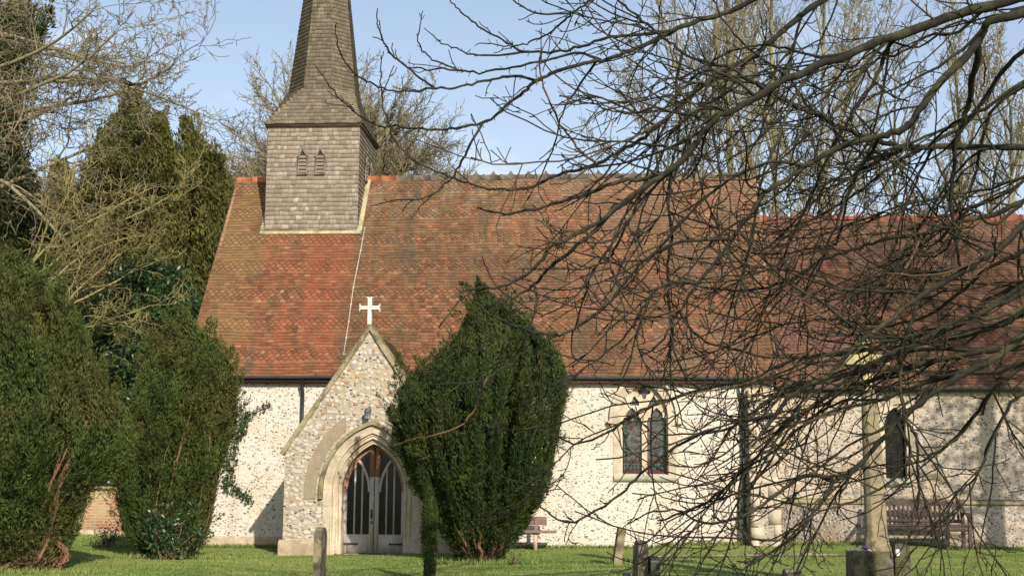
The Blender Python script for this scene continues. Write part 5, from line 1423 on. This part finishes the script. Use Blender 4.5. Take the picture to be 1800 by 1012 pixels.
# ---------------------------------------------------------------- the big bare tree at the right, its limbs sweeping across
M_lb = mat_bark('dark_limb_bark', (.008, .0072, .0058), (.024, .021, .016), (.105, .10, .042), .26, .32)
LIMBS = [  # name, parent, width px at start, at end, depth change, lichen tone, photo points
 ('A', None, 20, 4, -.6, .1, [(1860,-30),(1768,3),(1687,24),(1600,55),(1536,76),(1486,97),(1418,124),(1370,145),(1330,172),(1285,195),(1250,215),(1225,250),(1195,285),(1165,306),(1120,315),(1080,322),(1020,345),(955,363),(900,375),(862,372)]),
 ('A2', 'A', 13, 4, -.7, .2, [(1225,250),(1190,290),(1142,323),(1099,354),(1060,385),(1013,412),(971,432),(947,463),(912,490),(877,504),(838,506)]),
 ('A3', 'A2', 8, 3, .3, .2, [(1075,372),(1040,412),(1006,439),(971,467),(947,492),(920,513),(889,529),(873,535)]),
 ('B', None, 18, 5, .7, .1, [(1860,0),(1790,25),(1754,34),(1734,42),(1722,67),(1718,110),(1707,145),(1704,180),(1694,218),(1680,245),(1676,300),(1673,360),(1682,430),(1690,490)]),
 ('C', 'B', 16, 4, -.4, .1, [(1722,67),(1697,101),(1653,144),(1613,198),(1593,225),(1566,235),(1536,242),(1486,255),(1462,265),(1418,292),(1381,316),(1344,339),(1331,357),(1311,387),(1274,437),(1250,471),(1227,498),(1200,538),(1178,575),(1153,611)]),
 ('D', None, 11, 3, -.8, .3, [(1870,262),(1800,259),(1737,259),(1680,257),(1603,260),(1569,254),(1536,247),(1496,232),(1469,220),(1442,205),(1402,188),(1361,165),(1334,151),(1311,138),(1281,119),(1250,111),(1211,97),(1177,74),(1154,57),(1137,42),(1110,20),(1087,0),(1070,-25)]),
 ('E', 'D', 5, 2.5, -.3, .4, [(1455,212),(1435,201),(1415,178),(1398,151),(1375,128),(1334,100),(1300,70),(1270,34),(1254,0),(1240,-30)]),
 ('F', None, 12, 2, -.5, .2, [(1700,-160),(1540,-60),(1448,0),(1421,17),(1394,40),(1361,67),(1334,90),(1311,107),(1267,127),(1233,148),(1208,175),(1174,205),(1150,228),(1127,245),(1093,265),(1060,282),(1026,296),(993,304),(959,316),(932,329),(895,334),(848,329),(801,314),(757,296),(724,279),(697,252),(684,222),(674,188),(669,151),(670,122)]),
 ('G', None, 10, 2, -.3, .2, [(1560,-140),(1420,-50),(1324,0),(1284,20),(1240,32),(1208,44),(1167,62),(1137,77),(1100,94),(1057,106),(1016,114),(969,129),(942,143),(919,161),(889,188),(855,213),(821,222),(781,228),(741,228),(707,223),(674,222),(650,215),(620,195),(595,172),(575,148)]),
 ('G2', 'G', 5, 2, -.3, .1, [(942,142),(909,134),(875,138),(841,146),(801,155),(768,156),(727,160),(690,160),(657,150),(640,141),(615,118),(597,90),(590,68)]),
 ('G2b', 'G2', 4, 2, .2, .1, [(764,155),(731,131),(700,106),(680,84),(667,54),(662,33)]),
 ('G3', 'G', 5, 2, .3, .1, [(1057,106),(1016,93),(976,102),(952,109),(902,118),(842,128),(808,124),(774,111),(751,97),(737,81),(734,59)]),
 ('G3b', 'G3', 3.5, 2, .2, .1, [(815,125),(780,122),(751,121),(717,116),(696,103)]),
 ('G4', 'G', 6, 2, .3, .1, [(1185,54),(1134,60),(1093,64),(1060,69),(1026,81),(993,89),(956,92),(919,90),(892,76),(858,57),(828,37),(805,17),(791,0),(778,-20)]),
 ('G4b', 'G4', 4, 2, .2, .1, [(930,91),(875,97),(831,96),(801,86),(771,72)]),
 ('G5', None, 5, 2, .5, .1, [(1300,-150),(1150,-60),(1060,-15),(1040,0),(1010,20),(993,34),(969,55),(942,70),(919,79),(885,80),(858,76)]),
 ('G5b', 'G5', 3.5, 2, .2, .1, [(1003,24),(952,25),(925,15),(902,0),(893,-12)]),
 ('H', 'G', 4, 2, .3, .1, [(1048,108),(1013,158),(993,191),(979,232),(966,279),(936,338)]),
 ('H2', 'G', 4.5, 2.5, -.4, .1, [(850,214),(825,255),(808,292),(788,319),(761,340),(730,350),(690,352)]),
 ('I', 'F', 4.5, 2.5, -.3, .95, [(1048,287),(1020,265),(996,235),(976,202),(959,161),(949,120)]),
 ('J', 'A', 6, 2.5, -.3, .1, [(1330,172),(1290,140),(1240,124),(1194,161),(1161,198),(1120,235),(1093,262),(1060,310),(1020,350)]),
 ('K', None, 14, 7, -.5, .35, [(1880,330),(1800,394),(1778,417),(1751,441),(1717,461),(1687,481),(1647,501),(1623,518),(1596,538),(1570,558),(1539,582),(1500,612),(1455,660),(1400,690),(1340,760)]),
 ('L', None, 9, 3, .2, .25, [(1880,330),(1800,353),(1754,374),(1717,384),(1687,389),(1653,402),(1610,414),(1563,419),(1522,431),(1486,443),(1452,454),(1422,471),(1388,491),(1344,505),(1290,510),(1230,503),(1180,494)]),
 ('M', 'K', 6, 3, .3, .3, [(1700,470),(1660,475),(1630,478),(1586,485),(1536,505),(1496,513),(1462,498),(1440,480)]),
 ('N', None, 15, 4, -.2, 0, [(1880,520),(1800,588),(1747,630),(1695,655),(1648,683),(1616,711),(1577,742),(1549,774),(1521,806),(1498,829),(1466,847),(1450,873),(1426,908),(1399,940),(1359,968),(1324,983)]),
 ('N2', 'N', 8, 3, -.3, 0, [(1466,845),(1434,835),(1407,839),(1379,857),(1347,881),(1304,906),(1261,918),(1226,916),(1192,897),(1149,899)]),
 ('N3', None, 12, 4, .5, 0, [(1890,600),(1800,610),(1720,618),(1650,632),(1580,650),(1520,672),(1450,700),(1380,745),(1330,800),(1290,842),(1242,883),(1186,905)]),
 ('O1', 'N3', 8, 2.5, -.3, 0, [(1600,646),(1540,650),(1480,660),(1400,676),(1340,712),(1288,748),(1211,771),(1126,833),(1091,868),(1033,906),(994,918),(952,891),(946,868)]),
 ('O2', None, 11, 2.5, .3, 0, [(1890,500),(1780,560),(1700,588),(1600,606),(1500,618),(1400,632),(1327,663),(1261,678),(1172,703),(1114,728),(1068,759),(1017,779),(985,770)]),
 ('O3', 'O2', 6, 2, -.4, 0, [(1500,618),(1440,625),(1360,628),(1300,618),(1240,600),(1200,560),(1170,520),(1110,505)]),
 ('O4', 'N', 8, 2.5, .4, 0, [(1695,655),(1620,675),(1560,700),(1500,715),(1430,735),(1358,794),(1300,830),(1270,870),(1180,935)]),
 ('O5', 'N3', 7, 2, .4, 0, [(1720,618),(1650,612),(1590,620),(1530,640),(1460,690),(1400,740),(1340,830),(1300,880),(1250,960),(1225,1005)]),
 ('O6', 'N', 6, 2, -.5, 0, [(1577,742),(1600,800),(1560,850),(1500,880),(1440,900),(1390,935),(1350,960)]),
 ('O7', None, 9, 3, .7, .05, [(1890,560),(1800,640),(1750,680),(1720,720),(1680,770),(1640,800),(1600,815),(1560,820)]),
 ('O8', None, 8, 2, .2, .05, [(1890,620),(1810,680),(1770,720),(1740,780),(1720,830),(1690,860),(1640,880)]),
 ('P', 'K', 6, 4, -.4, .5, [(1615,525),(1600,570),(1588,600),(1583,659),(1585,707),(1596,742),(1612,770),(1614,821),(1615,873)]),
 ('P2', 'D', 5, 3.5, -.2, .2, [(1200,90),(1188,160),(1195,230),(1175,330),(1180,420),(1173,480),(1180,554),(1187,622),(1210,669)]),
 ('Q', 'K', 4.5, 2.5, -.3, .95, [(1539,582),(1520,586),(1486,579),(1449,558),(1415,532)]),
 ('Q2', 'L', 5, 2.5, -.6, .9, [(1620,413),(1590,475),(1545,515),(1500,550),(1469,575),(1415,622),(1375,646),(1328,666),(1290,680),(1225,690)]),
 ('R', 'C', 6, 2.5, -.6, .35, [(1290,420),(1200,425),(1150,445),(1116,474),(1082,517),(1049,548),(1018,571),(988,588),(961,586),(914,576),(881,561),(854,548),(837,531),(832,514),(813,524),(797,540)]),
 ('R2', 'A3', 4.5, 2.5, -.3, .35, [(940,500),(944,525),(938,554),(921,598),(904,625),(884,648),(854,665),(820,674),(798,671)]),
 ('R3', 'R2', 3.5, 2, -.1, .95, [(856,664),(846,690),(830,727),(801,753),(759,766),(727,771)]),
 ('S', 'F', 5, 2, .3, .1, [(1180,200),(1150,260),(1130,330),(1089,420),(1072,454),(1045,470),(1032,501),(1022,541),(1008,581),(1005,615),(1012,632),(1049,635)]),
 ('S2', 'C', 5.5, 2, -.3, .1, [(1227,498),(1190,495),(1156,507),(1133,534),(1113,571),(1096,595),(1066,618),(1022,652),(988,685),(955,730)]),
 ('T', 'D', 5, 2, .3, 0, [(1536,247),(1520,280),(1496,330),(1475,411),(1469,427),(1435,461),(1400,500),(1380,540)]),
 ('U', 'A', 8, 3, .5, 0, [(1580,62),(1560,85),(1540,135),(1500,200),(1485,220),(1450,290),(1420,360),(1390,420),(1370,480)]),
 ('V', 'C', 7, 2.5, .4, 0, [(1545,240),(1535,262),(1505,310),(1475,380),(1450,440),(1420,500),(1410,560)]),
 ('W', 'A', 6, 2.5, -.5, 0, [(1440,116),(1400,165),(1370,235),(1345,300),(1330,360),(1322,430),(1300,510)]),
 ('X', 'C', 6, 2, .2, 0, [(1418,292),(1360,285),(1310,300),(1250,340),(1200,390),(1160,430),(1120,450)]),
 ('Y', 'D', 5, 2, .4, 0, [(1640,258),(1610,320),(1585,380),(1570,440),(1540,500)]),
 ('Y2', None, 9, 3, .6, 0, [(1890,40),(1800,90),(1750,140),(1700,215),(1640,250),(1570,290),(1500,345),(1440,380),(1380,400)]),
 ('Y3', None, 8, 2, .2, 0, [(1890,120),(1800,150),(1740,200),(1720,280),(1700,340),(1650,400),(1600,440)]),
 ('Y4', None, 8, 2, .8, 0, [(1890,380),(1800,440),(1740,470),(1680,520),(1620,560),(1540,570),(1450,560),(1380,570),(1320,600)]),
 ('Y5', None, 10, 2, -.3, 0, [(1890,420),(1800,500),(1740,540),(1690,570),(1620,600),(1540,640),(1480,690),(1420,720),(1340,735),(1280,770)]),
 ('Y6', None, 6, 2, .3, .1, [(1890,280),(1800,310),(1740,330),(1650,345),(1560,370),(1480,400),(1420,420),(1370,410)]),
 ('Z1', 'A', 6, 2, .2, 0, [(1500,92),(1440,100),(1380,85),(1330,80),(1270,95),(1220,130),(1170,140)]),
 ('Z2', 'F', 5, 2, .3, 0, [(1311,107),(1280,160),(1230,190),(1180,235),(1150,300),(1110,350),(1080,420)]),
 ('Z3', 'A', 6, 2, -.3, 0, [(1285,195),(1240,190),(1200,200),(1150,190),(1100,200),(1060,190),(1030,170)]),
]
rl_ = np.random.default_rng(303)
for k in range(5):      # the dense lower fan of limbs
    y0 = rl_.uniform(440, 640); x1 = rl_.uniform(1180, 1640); y1 = y0 + (1800 - x1) * rl_.uniform(.15, .62) + rl_.uniform(-20, 30); y1 = min(y1, 930); n_ = 9
    pts_ = []
    for t in np.linspace(0, 1, n_):
        pts_.append((1860 + (x1 - 1860) * t, y0 + (y1 - y0) * (t ** rl_.uniform(.8, 1.2)) + 26 * math.sin(t * 3.14) * rl_.uniform(-1, .5) + rl_.normal(0, 7) * t))
    LIMBS.append(('fan%d' % k, None, rl_.uniform(6, 11), 2.5, rl_.uniform(-.6, .8), 0, pts_))
for k in range(5):      # and the upper right
    y0 = rl_.uniform(-40, 330); x1 = rl_.uniform(1330, 1650); y1 = y0 + (1800 - x1) * rl_.uniform(.25, .9); n_ = 9
    pts_ = [(1860 + (x1 - 1860) * t, y0 + (y1 - y0) * t + 30 * math.sin(t * 3.14) * rl_.uniform(-1, 1) + rl_.normal(0, 8) * t) for t in np.linspace(0, 1, n_)]
    LIMBS.append(('up%d' % k, None, rl_.uniform(5, 8), 2.5, rl_.uniform(-.4, .8), 0, pts_))
TRX, TRD = 2230, 12.6
rng = np.random.default_rng(101)
tb0 = atd(TRX, 900, TRD); tb0[2] = float(ground_z(tb0[0], tb0[1]))
tree = tag(empty('bare_tree', tb0), 'large dark leafless tree with limbs sweeping across the right half of the church', 'tree', 'bare winter trees')
def smooth(pts, k):
    P = np.array(pts, float); P = np.vstack([2 * P[0] - P[1], P, 2 * P[-1] - P[-2]]); out = []
    for i in range(1, len(P) - 2):
        for t in np.linspace(0, 1, k, endpoint=False):
            a, b_, c_, d = P[i - 1], P[i], P[i + 1], P[i + 2]
            out.append(.5 * (2 * b_ + (c_ - a) * t + (2 * a - 5 * b_ + 4 * c_ - d) * t * t + (3 * b_ - a - 3 * c_ + d) * t ** 3))
    out.append(P[-2]); return np.array(out)
tk_top = atd(TRX - 40, -420, TRD + .3)
tpts = np.array([tb0 - (0, 0, .3), tb0 + (0, 0, .25), tb0 * .75 + tk_top * .25 + (.1, .1, 0), tb0 * .5 + tk_top * .5, tb0 * .25 + tk_top * .75 + (-.1, 0, 0), tk_top])
tmb = MB(); tmb.tube(smooth(tpts, 4), np.linspace(.42, .17, 21), 12); tmb.build('trunk', M_lb, tree, smooth=True)
lim = {}
sk_count = 0
def twig(sk, p, d, length, r, rng, lvl, grav, red, curl=.10):
    n = [7, 6, 4][lvl]
    pts = [p]; st = length / (n - 1)
    for i in range(n - 1):
        g = grav * (1 - i / (n - 1)) + curl * (i / (n - 1)) ** 2
        d = unit(d + rng.normal(0, [.15, .16, .18][lvl], 3) + np.array([0, 0, g])); pts.append(pts[-1] + d * st)
    pts = np.array(pts)
    sk.add(pts, np.linspace(r, max(r * .62, .0043), n), red, lvl)
    if lvl >= 2: return
    m = int(length / [.20, .17][lvl] + rng.random())
    for i in range(m):
        t = rng.uniform(.12, 1) * (n - 1) * .999; j = int(t); q = pts[j] + (pts[j + 1] - pts[j]) * (t - j); dd = unit(pts[j + 1] - pts[j])
        ax = rng.normal(0, 1, 3); ax = unit(ax - dd * (ax @ dd)); a = math.radians(rng.uniform(28, 70))
        if rng.random() < .5: ln = rng.uniform(.025, .07)
        else: ln = length * rng.uniform(.18, .5)
        twig(sk, q, unit(dd * math.cos(a) + ax * math.sin(a)), ln, max(r * .72, .0052), rng, lvl + 1 if ln > .1 else 2, grav * .5, min(1, red + .1), curl)
def whip(sk, p, d, length, r, rng, red):
    n = 11; bend = unit(rng.normal(0, 1, 3)) * rng.uniform(0, 1.6); pts = [p]; st = length / (n - 1); gz_ = rng.uniform(-.12, .02)
    for i in range(n - 1):
        d = unit(d + rng.normal(0, .10, 3) + bend * .05 + np.array([-.015, 0, gz_ * (1 - i / n) + .28 * (i / n) ** 2])); pts.append(pts[-1] + d * st)
    pts = np.array(pts); r = max(r, .0085); rr_ = np.linspace(r, .0056, n); sk.add(pts, rr_, red, 0)
    for k in range(int(length * 5)):
        t = rng.uniform(.08, 1) * (n - 1.001); j = int(t); q = pts[j] + (pts[j + 1] - pts[j]) * (t - j); dd = unit(pts[j + 1] - pts[j])
        ax = rng.normal(0, 1, 3); ax = unit(ax - dd * (ax @ dd)); a = math.radians(rng.uniform(28, 62))
        ln = length * rng.uniform(.12, .42) if rng.random() < .7 else rng.uniform(.03, .08)
        twig(sk, q, unit(dd * math.cos(a) + ax * math.sin(a)), ln, max(rr_[j] * .7, .0048), rng, 1 if ln > .12 else 2, -.04, red, .14)
for nm, par, w0, w1, dz, tone, pts in LIMBS:
    S = smooth(pts, 4); n = len(S); t = np.linspace(0, 1, n); S = S + rng.normal(0, 1.3, S.shape) * np.clip(t * 4, 0, 1)[:, None]
    if par is None: d0 = TRD + rng.uniform(-1.6, .8)
    else:
        pS, pD = lim[par]; i = np.argmin(((pS - S[0]) ** 2).sum(1)); d0 = pD[i]
    D = d0 + dz * t * 1.6 + .12 * np.sin(t * 9 + rng.random() * 6)
    D = D - (D[0] - d0)
    lim[nm] = (S, D)
    P3 = np.array([atd(x, y, d) for (x, y), d in zip(S, D)])
    wpx = (w0 + (w1 - w0) * t ** .8) * (1.12 if w0 < 12 else 1)
    Rr = wpx * .5 * D / F * (1 + .05 * np.sin(np.arange(n) * 1.9 + rng.random() * 6) + rng.uniform(-.09, .10, n))
    mb = MB(); sk = Skel()
    Rr = np.maximum(Rr, .0048)
    if par is None:   # carry the limb on to the trunk outside the frame
        f = np.clip((P3[0][2] - tb0[2]) / (tk_top[2] - tb0[2]), .25, .95); q = tb0 + (tk_top - tb0) * min(.97, f * .92 + .02)
        ext = [q, q * .5 + P3[0] * .5 + np.array([0, 0, .15])]
        P3b = np.vstack([smooth(np.vstack([ext, P3[:2]]), 3)[:6], P3]); Rb = np.concatenate([np.linspace(Rr[0] * 1.5, Rr[0], 6), Rr])
        mb.tube(P3b, Rb, 8, .1 + tone * .3)
    else: mb.tube(P3, Rr, 7, .1 + tone * .9 if tone > .8 else tone)
    seg = np.linalg.norm(np.diff(P3, axis=0), axis=1).sum()
    vis = (S[:, 0] < 1830)
    sky = 1.0 if S[:, 0].mean() < 1050 else 1.7
    if S[-1, 0] < 720 or nm.startswith('G') or nm in 'HIRF': dens = 2.2
    else: dens = 2.7
    m = int(seg * dens)
    for k in range(m):
        tt = rng.uniform(.04, 1) * (n - 1.001); j = int(tt)
        if not vis[j]: continue
        q = P3[j] + (P3[j + 1] - P3[j]) * (tt - j); dd = unit(P3[j + 1] - P3[j])
        ax = rng.normal(0, 1, 3); ax = unit(ax - dd * (ax @ dd)); a = math.radians(rng.uniform(25, 65))
        right = S[j, 0] > 1120
        if right and S[j,1] < 640: ax = unit(ax + np.array([0, 0, -.35]))
        d = unit(dd * math.cos(a) + ax * math.sin(a))
        ln = (rng.uniform(.15, .55) if not right else rng.uniform(.2, 1.15)) * (1 - .35 * tt / n)
        if rng.random() < .35: ln = rng.uniform(.03, .09)
        r = min(Rr[j] * .62, .0115) if ln > .1 else .004
        twig(sk, q, d, ln, max(r * rng.uniform(.65, 1), .0055), rng, 0 if ln > .1 else 2, -.05 if right else -.02, rng.uniform(0, .5) if rng.random() < .8 else rng.uniform(.6, .95), .24)
    if S[:, 0].mean() > 1060 and tone < .9:
        for k in range(int(seg * (1.0 if nm.startswith('fan') else 1.7) + .5)):   # long whippy side branches
            tt = rng.uniform(.05, .97) * (n - 1.001); j = int(tt)
            if S[j, 0] > 1840 or S[j, 0] < 1130: continue
            q = P3[j] + (P3[j + 1] - P3[j]) * (tt - j); dd = unit(P3[j + 1] - P3[j]); ax = unit(rng.normal(0, 1, 3) + np.array([-.5, 0, -.25]))
            ln = rng.uniform(.7, 2.1)
            whip(sk, q, unit(dd * .8 + ax * .75), ln, min(Rr[j] * .6, rng.uniform(.009, .018)), rng, rng.uniform(0, .45) if rng.random() < .85 else .8)
    for k in range(int(seg * 9)):      # spurs and buds
        j = rng.integers(0, n - 1)
        if not vis[j] or Rr[j] > .03: continue
        dd = unit(P3[j + 1] - P3[j]); ax = rng.normal(0, 1, 3); ax = unit(ax - dd * (ax @ dd))
        ln = rng.uniform(.012, .045); q = P3[j] + (P3[j + 1] - P3[j]) * rng.random()
        e = q + unit(ax + dd * .6) * (Rr[j] + ln); sk.add(np.array([q, (q + e) / 2 + rng.normal(0, .003, 3), e]), np.array([.0035, .003, .0045]), .3, 2)
    # the tip carries on as a fine twig
    twig(sk, P3[-1], unit(P3[-1] - P3[-3]), rng.uniform(.1, .25), Rr[-1], rng, 1, .0, tone, .15)
    sk.build(mb, lambda l: [5, 4, 3][l])
    mb.build('branch', M_lb, tree)
